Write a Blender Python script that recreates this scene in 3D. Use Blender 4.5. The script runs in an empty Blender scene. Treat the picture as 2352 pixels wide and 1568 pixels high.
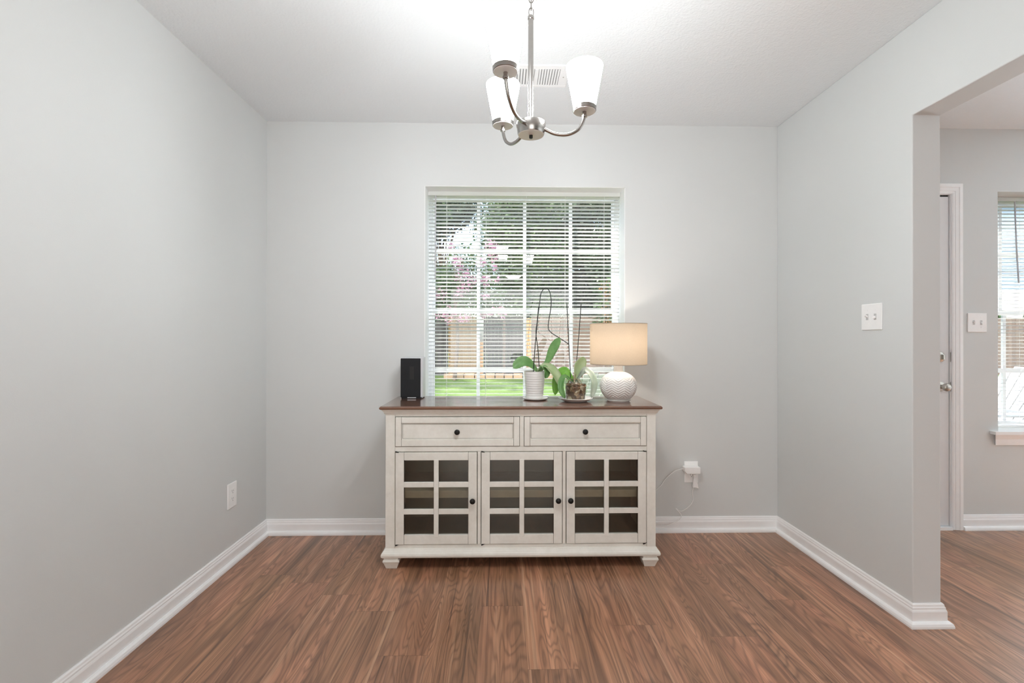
import bpy, math, random
from mathutils import Vector, Matrix
PI = math.pi
random.seed(7)
sc = bpy.context.scene
COL = sc.collection

# ------------------------------------------------------------------ camera
cam_d = bpy.data.cameras.new('camera')
cam = bpy.data.objects.new('camera', cam_d)
COL.objects.link(cam)
F_PX = 1096.67
cam_d.sensor_width = 36.0
cam_d.lens = F_PX * 36.0 / 2352
cam_d.shift_y = -11.0 / 2352
cam_d.clip_start = 0.02
yaw, pit, rol = 0.02082, 0.00309, 0.00133
fw = Vector((math.sin(yaw) * math.cos(pit), math.cos(yaw) * math.cos(pit), math.sin(pit)))
rt = Vector((math.cos(yaw), -math.sin(yaw), 0))
up = rt.cross(fw)
r2 = rt * math.cos(rol) + up * math.sin(rol)
u2 = -rt * math.sin(rol) + up * math.cos(rol)
m = Matrix((r2, u2, -fw)).transposed().to_4x4()
m.translation = Vector((1.3927, -2.8532, 1.1582))
cam.matrix_world = m
sc.camera = cam

# ------------------------------------------------------------------ colour management
sc.view_settings.view_transform = 'Standard'
sc.view_settings.look = 'None'
sc.view_settings.gamma = 1.0
sc.view_settings.use_curve_mapping = False
sc.view_settings.exposure = 0.74
sc.cycles.max_bounces = 10
sc.cycles.diffuse_bounces = 6
sc.cycles.glossy_bounces = 5
sc.cycles.transmission_bounces = 8
sc.cycles.transparent_max_bounces = 24
sc.cycles.sample_clamp_indirect = 6.0
sc.cycles.caustics_reflective = False
sc.cycles.caustics_refractive = False
sc.cycles.use_light_tree = False

# ------------------------------------------------------------------ sky, sun, added fill lamps
w = bpy.data.worlds.new('world')
sc.world = w
w.use_nodes = True
nt = w.node_tree
nt.nodes.clear()
sky = nt.nodes.new('ShaderNodeTexSky')
sky.sky_type = 'NISHITA'
sky.sun_disc = False
sky.sun_elevation = math.radians(50)
sky.sun_rotation = math.radians(200)
sky.air_density = 1.0
sky.dust_density = 4.0
sky.ozone_density = 1.0
bg = nt.nodes.new('ShaderNodeBackground')
bg.inputs[1].default_value = 0.48
wo = nt.nodes.new('ShaderNodeOutputWorld')
nt.links.new(sky.outputs[0], bg.inputs[0])
nt.links.new(bg.outputs[0], wo.inputs[0])

def lamp(name, kind, energy, color, loc, rot=(0, 0, 0), **kw):
    d = bpy.data.lights.new(name, kind)
    d.energy = energy
    d.color = color
    for k, v in kw.items():
        setattr(d, k, v)
    o = bpy.data.objects.new(name, d)
    COL.objects.link(o)
    o.location = loc
    o.rotation_euler = rot
    return o

lamp('sun', 'SUN', 7.0, (1.0, 0.95, 0.86), (0, 0, 20), (math.radians(-33), 0, math.radians(14)), angle=0.012)
# added fill lamps, all unseen: rear wall, kitchen side wall, made-up door
lamp('rear_fill', 'AREA', 42, (1.0, 0.985, 0.96), (1.7, -7.85, 1.30), (math.radians(90), 0, 0), shape='RECTANGLE', size=3.0, size_y=2.0)
lamp('side_fill', 'AREA', 9, (0.93, 0.97, 1.0), (6.50, -3.1, 1.35), (0, math.radians(90), 0), shape='RECTANGLE', size=1.6, size_y=2.6)
lamp('added_door_fill', 'AREA', 84, (0.84, 0.93, 1.0), (5.62, 0.14, 1.05), (math.radians(-90), 0, 0), shape='RECTANGLE', size=0.84, size_y=1.9)

# ------------------------------------------------------------------ materials
def srgb(r, g, b):
    def f(c):
        c /= 255.0
        return c / 12.92 if c <= 0.04045 else ((c + 0.055) / 1.055) ** 2.4
    return (f(r), f(g), f(b), 1.0)

class Mat:
    def __init__(self, name):
        self.m = bpy.data.materials.new(name)
        self.m.use_nodes = True
        self.nt = self.m.node_tree
        self.nt.nodes.clear()
        self.out = self.n('ShaderNodeOutputMaterial')
    def n(self, t, props=None, **ins):
        nd = self.nt.nodes.new(t)
        for k, v in (props or {}).items():
            setattr(nd, k, v)
        for k, v in ins.items():
            key = int(k[1:]) if k[0] == 'i' and k[1:].isdigit() else k.replace('_', ' ')
            self.put(nd.inputs[key], v)
        return nd
    def put(self, sock, v):
        if isinstance(v, bpy.types.NodeSocket):
            self.nt.links.new(v, sock)
        elif isinstance(v, bpy.types.Node):
            self.nt.links.new(v.outputs[0], sock)
        else:
            sock.default_value = v
    def math(self, op, a, b=0.0, c=0.0):
        return self.n('ShaderNodeMath', {'operation': op}, i0=a, i1=b, i2=c).outputs[0]
    def mix(self, f, a, b, mode='MIX'):
        nd = self.n('ShaderNodeMix', {'data_type': 'RGBA', 'blend_type': mode})
        self.put(nd.inputs[0], f); self.put(nd.inputs[6], a); self.put(nd.inputs[7], b)
        return nd.outputs[2]
    def ramp(self, f, stops):
        nd = self.n('ShaderNodeValToRGB')
        el = nd.color_ramp.elements
        while len(el) < len(stops):
            el.new(0.5)
        for e, (p, c) in zip(el, stops):
            e.position = p
            e.color = c
        self.put(nd.inputs[0], f)
        return nd.outputs[0]
    def pos(self):
        return self.n('ShaderNodeNewGeometry').outputs['Position']
    def obj(self):
        return self.n('ShaderNodeTexCoord').outputs['Object']
    def sep(self, v):
        s = self.n('ShaderNodeSeparateXYZ', None, i0=v)
        return s.outputs
    def comb(self, x, y, z):
        return self.n('ShaderNodeCombineXYZ', None, i0=x, i1=y, i2=z).outputs[0]
    def noise(self, v, scale, detail=2.0, rough=0.5, dist=0.0):
        nd = self.n('ShaderNodeTexNoise')
        if v is not None:
            self.put(nd.inputs['Vector'], v)
        nd.inputs['Scale'].default_value = scale
        nd.inputs['Detail'].default_value = detail
        nd.inputs['Roughness'].default_value = rough
        nd.inputs['Distortion'].default_value = dist
        return nd.outputs[0]
    def bump(self, h, strength, dist=0.002):
        return self.n('ShaderNodeBump', None, Strength=strength, Distance=dist, Height=h).outputs[0]
    def bsdf(self, color, rough=0.5, metal=0.0, normal=None, spec=0.5, **kw):
        b = self.n('ShaderNodeBsdfPrincipled')
        self.put(b.inputs['Base Color'], color)
        self.put(b.inputs['Roughness'], rough)
        b.inputs['Metallic'].default_value = metal
        b.inputs['Specular IOR Level'].default_value = spec
        if normal is not None:
            self.put(b.inputs['Normal'], normal)
        for k, v in kw.items():
            self.put(b.inputs[k.replace('_', ' ')], v)
        return b.outputs[0]
    def done(self, sh):
        self.put(self.out.inputs[0], sh)
        return self.m

def plain(name, col, rough=0.5, metal=0.0, var=0.04, scale=30.0, bump=0.0, bscale=200.0, spec=0.5, **kw):
    a = Mat(name)
    v = a.noise(a.obj(), scale, 3)
    dark = tuple(c * (1 - var) for c in col[:3]) + (1,)
    lite = tuple(min(1, c * (1 + var)) for c in col[:3]) + (1,)
    c = a.ramp(v, [(0.3, dark), (0.7, lite)])
    nrm = a.bump(a.noise(a.obj(), bscale, 2), bump) if bump else None
    return a.done(a.bsdf(c, rough, metal, nrm, spec, **kw))

M = {}
M['wall'] = plain('greige_wall_paint', (0.668, 0.684, 0.680, 1), 0.62, var=0.012, scale=1.5, bump=0.10, bscale=260, spec=0.3)
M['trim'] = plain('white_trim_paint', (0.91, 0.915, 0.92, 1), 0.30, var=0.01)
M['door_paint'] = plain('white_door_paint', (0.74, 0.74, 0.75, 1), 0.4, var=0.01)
M['plastic'] = plain('white_plastic', (0.92, 0.92, 0.915, 1), 0.35, var=0.01)
M['opening_shade'] = plain('opening_shadow_grey', (0.30, 0.30, 0.30, 1), 0.5)  # grey stands for the shade inside socket slots and vent throat
M['vinyl'] = plain('white_window_vinyl', (0.85, 0.86, 0.87, 1), 0.35, var=0.01)
M['black'] = plain('gap_black', (0.012, 0.012, 0.012, 1), 0.7)
M['weather'] = plain('black_weatherstrip', (0.01, 0.01, 0.01, 1), 0.8)
M['nickel'] = plain('brushed_nickel', (0.42, 0.405, 0.385, 1), 0.22, 1.0, var=0.03, scale=80)
M['satin'] = plain('satin_nickel', (0.50, 0.48, 0.44, 1), 0.3, 1.0, var=0.03)
M['chrome'] = plain('polished_chrome', (0.80, 0.80, 0.82, 1), 0.16, 1.0, var=0.01)
M['plate_glare'] = plain('white_plate_glare', (0.92, 0.92, 0.94, 1), 0.35, 0.0, var=0.01)  # white standing for bright reflections on the nickel undersides
M['bronze'] = plain('dark_bronze_knob', (0.022, 0.021, 0.020, 1), 0.34, 0.6, var=0.1, scale=200)
M['ceramic'] = plain('white_glazed_ceramic', (0.82, 0.81, 0.79, 1), 0.28, var=0.01)
M['matte_ceramic'] = plain('matte_white_ceramic', (0.80, 0.79, 0.77, 1), 0.6, var=0.02)
M['cord'] = plain('white_cord_rubber', (0.86, 0.86, 0.85, 1), 0.5, var=0.02)
M['blackgloss'] = plain('black_plastic_front', (0.012, 0.013, 0.015, 1), 0.5, var=0.1, spec=0.25)
M['silver'] = plain('silver_grey_plastic', (0.62, 0.63, 0.66, 1), 0.4, var=0.02)
M['stem'] = plain('dark_flower_stem', (0.018, 0.022, 0.022, 1), 0.6)
M['root'] = plain('pale_orchid_root', (0.30, 0.25, 0.15, 1), 0.7, var=0.2)

def mk_ceiling():
    a = Mat('textured_white_ceiling')
    p = a.pos()
    h = a.math('ADD', a.noise(p, 95, 3, 0.6), a.math('MULTIPLY', a.noise(p, 32, 2), 0.6))
    return a.done(a.bsdf((0.84, 0.868, 0.885, 1), 0.85, normal=a.bump(h, 0.55, 0.004), spec=0.2))
M['ceiling'] = mk_ceiling()

def mk_floor():
    a = Mat('walnut_plank_floor')
    s = a.sep(a.pos())
    PW, PL = 0.181, 1.22
    px = a.math('DIVIDE', a.math('ADD', s[0], 20.055), PW)
    ix = a.math('FLOOR', px)
    fx = a.math('FRACT', px)
    rr = a.n('ShaderNodeTexWhiteNoise', {'noise_dimensions': '1D'}, W=ix).outputs[0]
    py = a.math('ADD', a.math('DIVIDE', a.math('ADD', s[1], 30.0), PL), a.math('MULTIPLY', rr, 7.0))
    iy = a.math('FLOOR', py)
    fy = a.math('FRACT', py)
    wn = a.n('ShaderNodeTexWhiteNoise', {'noise_dimensions': '2D'}, Vector=a.comb(ix, iy, 0.0))
    r1 = wn.outputs[0]
    rc = a.sep(wn.outputs[1])
    gx = a.math('ADD', s[0], a.math('MULTIPLY', rc[0], 40.0))
    gy = a.math('ADD', s[1], a.math('MULTIPLY', rc[1], 60.0))
    # cathedral contours of a stretched noise
    v1 = a.comb(a.math('MULTIPLY', gx, 8.0), a.math('MULTIPLY', gy, 0.95), a.math('MULTIPLY', r1, 90.0))
    n1 = a.noise(v1, 1.0, 2.0, 0.45, 0.55)
    rings = a.math('SINE', a.math('MULTIPLY', n1, 135.0))
    rings = a.math('MULTIPLY_ADD', rings, 0.5, 0.5)
    rings = a.math('POWER', rings, 2.6)
    v2 = a.comb(a.math('MULTIPLY', gx, 34.0), a.math('MULTIPLY', gy, 0.55), r1)
    n2 = a.noise(v2, 1.0, 4.0, 0.62, 0.5)
    v3 = a.comb(a.math('MULTIPLY', gx, 210.0), a.math('MULTIPLY', gy, 6.0), r1)
    n3 = a.noise(v3, 1.0, 2.0, 0.6)
    v4 = a.comb(a.math('MULTIPLY', gx, 9.0), a.math('MULTIPLY', gy, 1.1), a.math('MULTIPLY', r1, 31.0))
    n4 = a.noise(v4, 1.0, 3.0, 0.5, 0.6)
    v5 = a.comb(a.math('MULTIPLY', gx, 62.0), a.math('MULTIPLY', gy, 0.5), a.math('MULTIPLY', r1, 17.0))
    n5 = a.noise(v5, 1.0, 2.0, 0.5, 0.3)
    base = a.ramp(n2, [(0.30, srgb(92, 64, 48)), (0.42, srgb(142, 100, 73)), (0.54, srgb(175, 126, 95)), (0.68, srgb(220, 164, 130))])
    tint = a.ramp(n4, [(0.32, srgb(112, 84, 60)), (0.5, srgb(162, 116, 86)), (0.68, srgb(208, 145, 114))])
    c = a.mix(0.45, base, tint)
    c = a.mix(a.math('MULTIPLY', rings, 0.44), c, srgb(82, 54, 42))
    c = a.mix(a.ramp(n5, [(0.62, (0, 0, 0, 1)), (0.72, (0.6, 0.6, 0.6, 1))]), c, srgb(206, 162, 130))
    c = a.mix(a.ramp(n5, [(0.28, (0.6, 0.6, 0.6, 1)), (0.37, (0, 0, 0, 1))]), c, srgb(72, 52, 46))
    c = a.mix(a.math('MULTIPLY', a.math('SUBTRACT', n3, 0.35), 0.6), c, srgb(92, 66, 52))
    hs = a.n('ShaderNodeHueSaturation')
    a.put(hs.inputs['Hue'], a.math('MULTIPLY_ADD', rc[2], 0.006, 0.497))
    hs.inputs['Saturation'].default_value = 0.98
    a.put(hs.inputs['Value'], a.math('MULTIPLY_ADD', rc[0], 0.14, 1.0))
    a.put(hs.inputs['Color'], c)
    c = hs.outputs[0]
    ex = a.math('ABSOLUTE', a.math('SUBTRACT', fx, 0.5))
    ey = a.math('ABSOLUTE', a.math('SUBTRACT', fy, 0.5))
    seam = a.math('MAXIMUM', a.math('GREATER_THAN', ex, 0.4955), a.math('GREATER_THAN', ey, 0.4992))
    c = a.mix(a.math('MULTIPLY', seam, 0.4), c, srgb(50, 34, 26))
    rough = a.math('MULTIPLY_ADD', n3, 0.12, 0.27)
    nrm = a.bump(a.math('SUBTRACT', n3, a.math('MULTIPLY', seam, 2.0)), 0.12, 0.001)
    return a.done(a.bsdf(c, rough, normal=nrm, spec=0.5, Coat_Weight=0.35, Coat_Roughness=0.36))
M['floor'] = mk_floor()

def mk_antique():
    a = Mat('antique_white_paint')
    p = a.obj()
    n = a.noise(p, 9, 4, 0.6)
    s = a.sep(p)
    st = a.noise(a.comb(a.math('MULTIPLY', s[0], 60), a.math('MULTIPLY', s[1], 60), a.math('MULTIPLY', s[2], 60)), 1.0, 3)
    c = a.ramp(n, [(0.25, srgb(226, 224, 216)), (0.6, srgb(239, 238, 231)), (0.85, srgb(244, 243, 237))])
    c = a.mix(a.math('MULTIPLY', st, 0.16), c, srgb(170, 156, 140))
    return a.done(a.bsdf(c, 0.45, normal=a.bump(st, 0.06), spec=0.4))
M['antique'] = mk_antique()
M['glaze'] = plain('brown_glaze_and_joint_shade', (0.10, 0.075, 0.055, 1), 0.7, var=0.2)
M['inside'] = plain('shaded_cabinet_interior', (0.36, 0.33, 0.28, 1), 0.6, var=0.08, scale=6)  # cream finish darkened in its colour for the shade inside the cabinet
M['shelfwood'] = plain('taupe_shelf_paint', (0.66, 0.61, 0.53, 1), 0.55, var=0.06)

def mk_wood(name, c0, c1, c2, axis=0, rough=0.3, spec=0.5):
    a = Mat(name)
    s = a.sep(a.obj())
    k = [40.0, 40.0, 40.0]
    k[axis] = 1.8
    v = a.comb(a.math('MULTIPLY', s[0], k[0]), a.math('MULTIPLY', s[1], k[1]), a.math('MULTIPLY', s[2], k[2]))
    n = a.noise(v, 1.0, 4, 0.6, 0.4)
    c = a.ramp(n, [(0.25, c0), (0.5, c1), (0.75, c2)])
    return a.done(a.bsdf(c, rough, spec=spec, normal=a.bump(n, 0.03), Coat_Weight=1.0, Coat_Roughness=0.10, Coat_IOR=1.9))
M['top'] = mk_wood('stained_sideboard_top', srgb(84, 56, 42), srgb(108, 72, 53), srgb(128, 88, 66), 0, 0.26)

def mk_glass(name, tint=(1, 1, 1, 1), ior=1.5, rough=0.0, gain=1.0):
    a = Mat(name)
    ge = a.n('ShaderNodeNewGeometry')
    dt = a.n('ShaderNodeVectorMath', {'operation': 'DOT_PRODUCT'}, i0=ge.outputs['Normal'], i1=ge.outputs['Incoming'])
    cs_ = a.math('ABSOLUTE', dt.outputs['Value'])
    f0 = ((ior - 1) / (ior + 1)) ** 2
    f = a.math('MULTIPLY_ADD', a.math('POWER', a.math('SUBTRACT', 1.0, cs_), 5.0), (1 - f0) * gain, f0 * gain)
    f = a.math('MINIMUM', f, 1.0)
    t = a.n('ShaderNodeBsdfTransparent', None, Color=tint)
    g = a.n('ShaderNodeBsdfGlossy', None, Color=(1, 1, 1, 1), Roughness=rough)
    mx = a.n('ShaderNodeMixShader')
    a.put(mx.inputs[0], f); a.put(mx.inputs[1], t); a.put(mx.inputs[2], g)
    return a.done(mx.outputs[0])
M['glass'] = mk_glass('window_glass', (0.97, 0.98, 0.975, 1), 1.5, 0.0, 1.0)
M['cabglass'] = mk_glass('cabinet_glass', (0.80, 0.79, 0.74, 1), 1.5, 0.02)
M['clearpot'] = mk_glass('clear_pot_plastic', (0.93, 0.95, 0.93, 1), 1.45, 0.03, 1.5)

def mk_trans(name, col, f=0.4, rough=0.5):
    a = Mat(name)
    d = a.bsdf(col, rough, spec=0.3)
    t = a.n('ShaderNodeBsdfTranslucent', None, Color=col)
    mx = a.n('ShaderNodeMixShader')
    a.put(mx.inputs[0], f); a.put(mx.inputs[1], d); a.put(mx.inputs[2], t.outputs[0])
    return a.done(mx.outputs[0])
M['slat'] = mk_trans('white_blind_slat', (0.90, 0.90, 0.89, 1), 0.45, 0.4)

def mk_shade():
    a = Mat('cream_linen_shade')
    s = a.sep(a.obj())
    wv = a.noise(a.comb(a.math('MULTIPLY', s[0], 250), a.math('MULTIPLY', s[1], 250), a.math('MULTIPLY', s[2], 900)), 1.0, 2)
    c = a.ramp(wv, [(0.3, (0.56, 0.505, 0.435, 1)), (0.7, (0.63, 0.575, 0.50, 1))])
    d = a.n('ShaderNodeBsdfDiffuse', None, Color=c)
    t = a.n('ShaderNodeBsdfTranslucent', None, Color=c)
    mx = a.n('ShaderNodeMixShader')
    a.put(mx.inputs[0], 0.68); a.put(mx.inputs[1], d); a.put(mx.inputs[2], t)
    return a.done(mx.outputs[0])
M['linen'] = mk_shade()

def emit(name, col, st):
    a = Mat(name)
    return a.done(a.n('ShaderNodeEmission', None, Color=col, Strength=st).outputs[0])
def mk_opal():
    a = Mat('lit_opal_glass')
    z = a.sep(a.obj())[2]                       # brightest round the bulb, paler at the rim
    st = a.n('ShaderNodeMapRange', None, i0=z, i1=-0.55, i2=-0.41, i3=138.0, i4=5.0).outputs[0]
    return a.done(a.n('ShaderNodeEmission', None, Color=(0.95, 0.98, 1.0, 1), Strength=st).outputs[0])
M['opal'] = mk_opal()
M['bulb'] = emit('lit_bulb', (1.0, 0.99, 0.96, 1), 8.0)
def mk_warm_bulb():
    a = Mat('lit_warm_bulb')
    mx = a.n('ShaderNodeMixShader')
    a.put(mx.inputs[0], 0.85)
    a.put(mx.inputs[1], a.n('ShaderNodeEmission', None, Color=(1.0, 0.87, 0.74, 1), Strength=12.0))
    a.put(mx.inputs[2], a.n('ShaderNodeBsdfTransparent'))
    return a.done(mx.outputs[0])
M['warmbulb'] = mk_warm_bulb()
M['dome'] = emit('lit_ceiling_dome', (1.0, 0.97, 0.92, 1), 14.0)

def mk_leaf(name, c0, c1, pale=None, f=0.3, rough=0.4, sc_=14.0):
    a = Mat(name)
    v = a.noise(a.obj(), sc_, 3)
    c = a.ramp(v, [(0.3, c0), (0.7, c1)])
    if pale:
        v2 = a.noise(a.obj(), 22, 2)
        c = a.mix(a.math('MULTIPLY', a.math('GREATER_THAN', v2, 0.55), 0.7), c, pale)
    d = a.bsdf(c, rough, spec=0.5)
    t = a.n('ShaderNodeBsdfTranslucent', None, Color=c)
    mx = a.n('ShaderNodeMixShader')
    a.put(mx.inputs[0], f); a.put(mx.inputs[1], d); a.put(mx.inputs[2], t)
    return a.done(mx.outputs[0])
M['leaf'] = mk_leaf('orchid_leaf_green', (0.13, 0.31, 0.085, 1), (0.29, 0.52, 0.21, 1))
M['leafbright'] = mk_leaf('orchid_leaf_bright', (0.18, 0.50, 0.055, 1), (0.35, 0.66, 0.13, 1))
M['leafpale'] = mk_leaf('orchid_leaf_pale', (0.36, 0.50, 0.22, 1), (0.58, 0.66, 0.42, 1))
M['leafsilver'] = mk_leaf('orchid_leaf_silver', (0.36, 0.46, 0.36, 1), (0.62, 0.68, 0.60, 1))
def mk_bark():
    a = Mat('bark_chips')
    v = a.n('ShaderNodeTexVoronoi', None, Scale=70.0)
    a.put(v.inputs['Vector'], a.obj())
    s = a.sep(v.outputs['Color'])
    c = a.ramp(s[0], [(0.1, srgb(82, 56, 40)), (0.45, srgb(134, 100, 74)), (0.75, srgb(172, 142, 112)), (0.95, srgb(222, 206, 184))])
    return a.done(a.bsdf(c, 0.8, normal=a.bump(v.outputs[0], 0.6, 0.006)))
M['bark'] = mk_bark()

# outdoors
def mk_grass():
    a = Mat('sunny_lawn')
    p = a.pos()
    n1 = a.noise(p, 0.9, 4, 0.6)
    n2 = a.noise(p, 24, 3, 0.7)
    c = a.ramp(a.math('ADD', a.math('MULTIPLY', n1, 0.5), a.math('MULTIPLY', n2, 0.5)), [(0.36, (0.050, 0.090, 0.022, 1)), (0.50, (0.078, 0.130, 0.034, 1)), (0.64, (0.115, 0.165, 0.050, 1))])
    return a.done(a.bsdf(c, 0.9, normal=a.bump(n2, 0.5, 0.02), spec=0.1))
M['grass'] = mk_grass()
def mk_fence(name, c0, c1):
    a = Mat(name)
    s = a.sep(a.obj())
    bx = a.math('DIVIDE', s[0], 0.142)
    r = a.n('ShaderNodeTexWhiteNoise', {'noise_dimensions': '1D'}, W=a.math('FLOOR', bx)).outputs[0]
    g = a.noise(a.comb(a.math('MULTIPLY', s[0], 14), s[1], a.math('MULTIPLY', s[2], 0.8)), 1.0, 3)
    c = a.mix(a.math('MULTIPLY_ADD', r, 0.5, a.math('MULTIPLY', g, 0.5)), c0, c1)
    return a.done(a.bsdf(c, 0.9, spec=0.1))
M['fence_grey'] = mk_fence('weathered_grey_boards', (0.032, 0.032, 0.034, 1), (0.076, 0.072, 0.070, 1))
M['fence_tan'] = mk_fence('new_tan_boards', (0.15, 0.10, 0.052, 1), (0.25, 0.17, 0.093, 1))
M['fence_brown'] = mk_fence('greybrown_boards', (0.11, 0.085, 0.070, 1), (0.18, 0.142, 0.123, 1))
M['post'] = plain('orange_tan_post', (0.36, 0.20, 0.085, 1), 0.85, var=0.15)
M['edging'] = plain('tan_edging_timber', (0.26, 0.18, 0.11, 1), 0.85, var=0.2, scale=3)
M['soil'] = plain('dark_bed_soil', (0.035, 0.025, 0.02, 1), 0.95, var=0.3)
M['trunk'] = plain('tree_bark', (0.10, 0.075, 0.055, 1), 0.9, var=0.3, scale=8)
M['foliage'] = mk_leaf('tree_leaf', (0.016, 0.045, 0.016, 1), (0.075, 0.145, 0.035, 1), f=0.25, rough=0.5, sc_=1.3)
M['foliage_dark'] = mk_leaf('dark_tree_leaf', (0.010, 0.026, 0.014, 1), (0.035, 0.075, 0.026, 1), f=0.2, rough=0.5, sc_=1.0)
M['blossom'] = mk_leaf('pink_blossom', (0.40, 0.17, 0.30, 1), (0.55, 0.33, 0.44, 1), f=0.3, rough=0.7, sc_=3)
M['rust'] = mk_leaf('rust_leaf', (0.22, 0.09, 0.03, 1), (0.40, 0.20, 0.08, 1), f=0.3, rough=0.7, sc_=3)
M['chairpaint'] = plain('white_chair_paint', (0.46, 0.46, 0.455, 1), 0.5, var=0.02)
M['concrete'] = plain('pale_concrete', (0.07, 0.068, 0.062, 1), 0.85, var=0.08, scale=3)
M['greywall'] = plain('grey_render', (0.34, 0.34, 0.325, 1), 0.8, var=0.08, scale=4)
M['siding'] = plain('pale_blue_siding', (0.25, 0.335, 0.44, 1), 0.7, var=0.03)
M['roof'] = plain('grey_shingle_roof', (0.16, 0.16, 0.165, 1), 0.9, var=0.2)

# ------------------------------------------------------------------ mesh builders
class MB:
    def __init__(self):
        self.v = []; self.f = []; self.s = []
    def add(self, vs, fs, smooth=False):
        o = len(self.v)
        self.v += [tuple(p) for p in vs]
        self.f += [tuple(i + o for i in f) for f in fs]
        self.s += [smooth] * len(fs)
        return self
    def box(self, x0, x1, y0, y1, z0, z1):
        vs = [(x, y, z) for z in (z0, z1) for y in (y0, y1) for x in (x0, x1)]
        return self.add(vs, [(0, 2, 3, 1), (4, 5, 7, 6), (0, 1, 5, 4), (2, 6, 7, 3), (0, 4, 6, 2), (1, 3, 7, 5)])
    def hexa(self, bot, top):   # two rings of four
        return self.add(list(bot) + list(top), [(3, 2, 1, 0), (4, 5, 6, 7), (0, 1, 5, 4), (1, 2, 6, 5), (2, 3, 7, 6), (3, 0, 4, 7)])
    def lathe(self, prof, c=(0, 0, 0), n=32, closed=False, fn=None, axis=None, smooth=True):
        vs = []; fs = []
        k = len(prof)
        for i in range(n):
            t = 2 * PI * i / n
            for (r, z) in prof:
                if fn: r = fn(r, z, t)
                p = Vector((r * math.cos(t), r * math.sin(t), z))
                if axis is not None: p = axis @ p
                vs.append((p.x + c[0], p.y + c[1], p.z + c[2]))
        for i in range(n):
            j = (i + 1) % n
            for q in range(k - 1):
                fs.append((i * k + q, j * k + q, j * k + q + 1, i * k + q + 1))
            if closed:
                fs.append((i * k + k - 1, j * k + k - 1, j * k, i * k))
        self.add(vs, fs, smooth)
        if not closed:
            o = len(self.v) - n * k
            if prof[0][0] > 1e-5:
                self.f.append(tuple(o + i * k for i in range(n))[::-1]); self.s.append(False)
            if prof[-1][0] > 1e-5:
                self.f.append(tuple(o + i * k + k - 1 for i in range(n))); self.s.append(False)
        return self
    def tube(self, pts, r, n=10, rs=None, cap=True):
        pts = [Vector(p) for p in pts]
        vs = []; fs = []
        prev = None
        for i, p in enumerate(pts):
            t = (pts[min(i + 1, len(pts) - 1)] - pts[max(i - 1, 0)]).normalized()
            if prev is None:
                a = Vector((0, 0, 1)) if abs(t.z) < 0.9 else Vector((1, 0, 0))
                u = t.cross(a).normalized()
            else:
                u = (prev - t * prev.dot(t)).normalized()
            prev = u
            v = t.cross(u)
            rad = rs[i] if rs else r
            for k in range(n):
                an = 2 * PI * k / n
                q = p + u * (rad * math.cos(an)) + v * (rad * math.sin(an))
                vs.append(tuple(q))
        L = len(pts)
        for i in range(L - 1):
            for k in range(n):
                k2 = (k + 1) % n
                fs.append((i * n + k, i * n + k2, (i + 1) * n + k2, (i + 1) * n + k))
        self.add(vs, fs, True)
        if cap:
            o = len(self.v) - L * n
            self.f.append(tuple(o + k for k in range(n))[::-1]); self.s.append(False)
            self.f.append(tuple(o + (L - 1) * n + k for k in range(n))); self.s.append(False)
        return self
    def prism(self, poly, a, b, fn):   # poly in 2D, fn(u, v, t) -> 3D
        n = len(poly)
        vs = [fn(u, v, a) for u, v in poly] + [fn(u, v, b) for u, v in poly]
        fs = [tuple(range(n))[::-1], tuple(range(n, 2 * n))]
        fs += [(i, (i + 1) % n, n + (i + 1) % n, n + i) for i in range(n)]
        return self.add(vs, fs)
    def build(self, name, mat, parent=None, origin=None, bevel=0.0, seg=2, fix=True, solid=0.0, sub=0):
        me = bpy.data.meshes.new(name)
        o = bpy.data.objects.new(name, me)
        if origin is None:
            origin = (0, 0, 0)
            q = parent
            while q is not None:
                origin = tuple(a + b for a, b in zip(origin, q.location))
                q = q.parent
        ox, oy, oz = origin
        me.from_pydata([(x - ox, y - oy, z - oz) for x, y, z in self.v], [], self.f)
        me.polygons.foreach_set('use_smooth', self.s)
        me.materials.append(M[mat] if isinstance(mat, str) else mat)
        if fix:
            import bmesh
            bm = bmesh.new(); bm.from_mesh(me)
            bmesh.ops.recalc_face_normals(bm, faces=bm.faces)
            bm.to_mesh(me); bm.free()
        me.update()
        if any(self.s):
            me.set_sharp_from_angle(angle=math.radians(38))
        COL.objects.link(o)
        if parent is not None:
            o.parent = parent
        else:
            o.location = origin
        if solid:
            md = o.modifiers.new('thickness', 'SOLIDIFY'); md.thickness = solid; md.offset = 0
        if sub:
            md = o.modifiers.new('smooth', 'SUBSURF'); md.levels = sub; md.render_levels = sub
        if bevel:
            md = o.modifiers.new('bevel', 'BEVEL'); md.width = bevel; md.segments = seg
            md.limit_method = 'ANGLE'; md.angle_limit = math.radians(40); md.harden_normals = False
        return o

def tag(o, label, cat, group=None, kind=None):
    o['label'] = label
    o['category'] = cat
    if group: o['group'] = group
    if kind: o['kind'] = kind
    return o

def thing(name, loc, label, cat, group=None, kind=None):
    o = bpy.data.objects.new(name, None)
    o.empty_display_size = 0.05
    COL.objects.link(o)
    o.location = loc
    return tag(o, label, cat, group, kind)

def bez(ps, n=16):
    ps = [Vector(p) for p in ps]
    ext = [ps[0] * 2 - ps[1]] + ps + [ps[-1] * 2 - ps[-2]]
    out = []
    segs = len(ps) - 1
    for s in range(segs):
        p0, p1, p2, p3 = ext[s:s + 4]
        for i in range(n):
            t = i / n
            out.append(0.5 * ((2 * p1) + (p2 - p0) * t + (2 * p0 - 5 * p1 + 4 * p2 - p3) * t * t + (3 * p1 - p0 - 3 * p2 + p3) * t ** 3))
    out.append(ps[-1])
    return out

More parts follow.
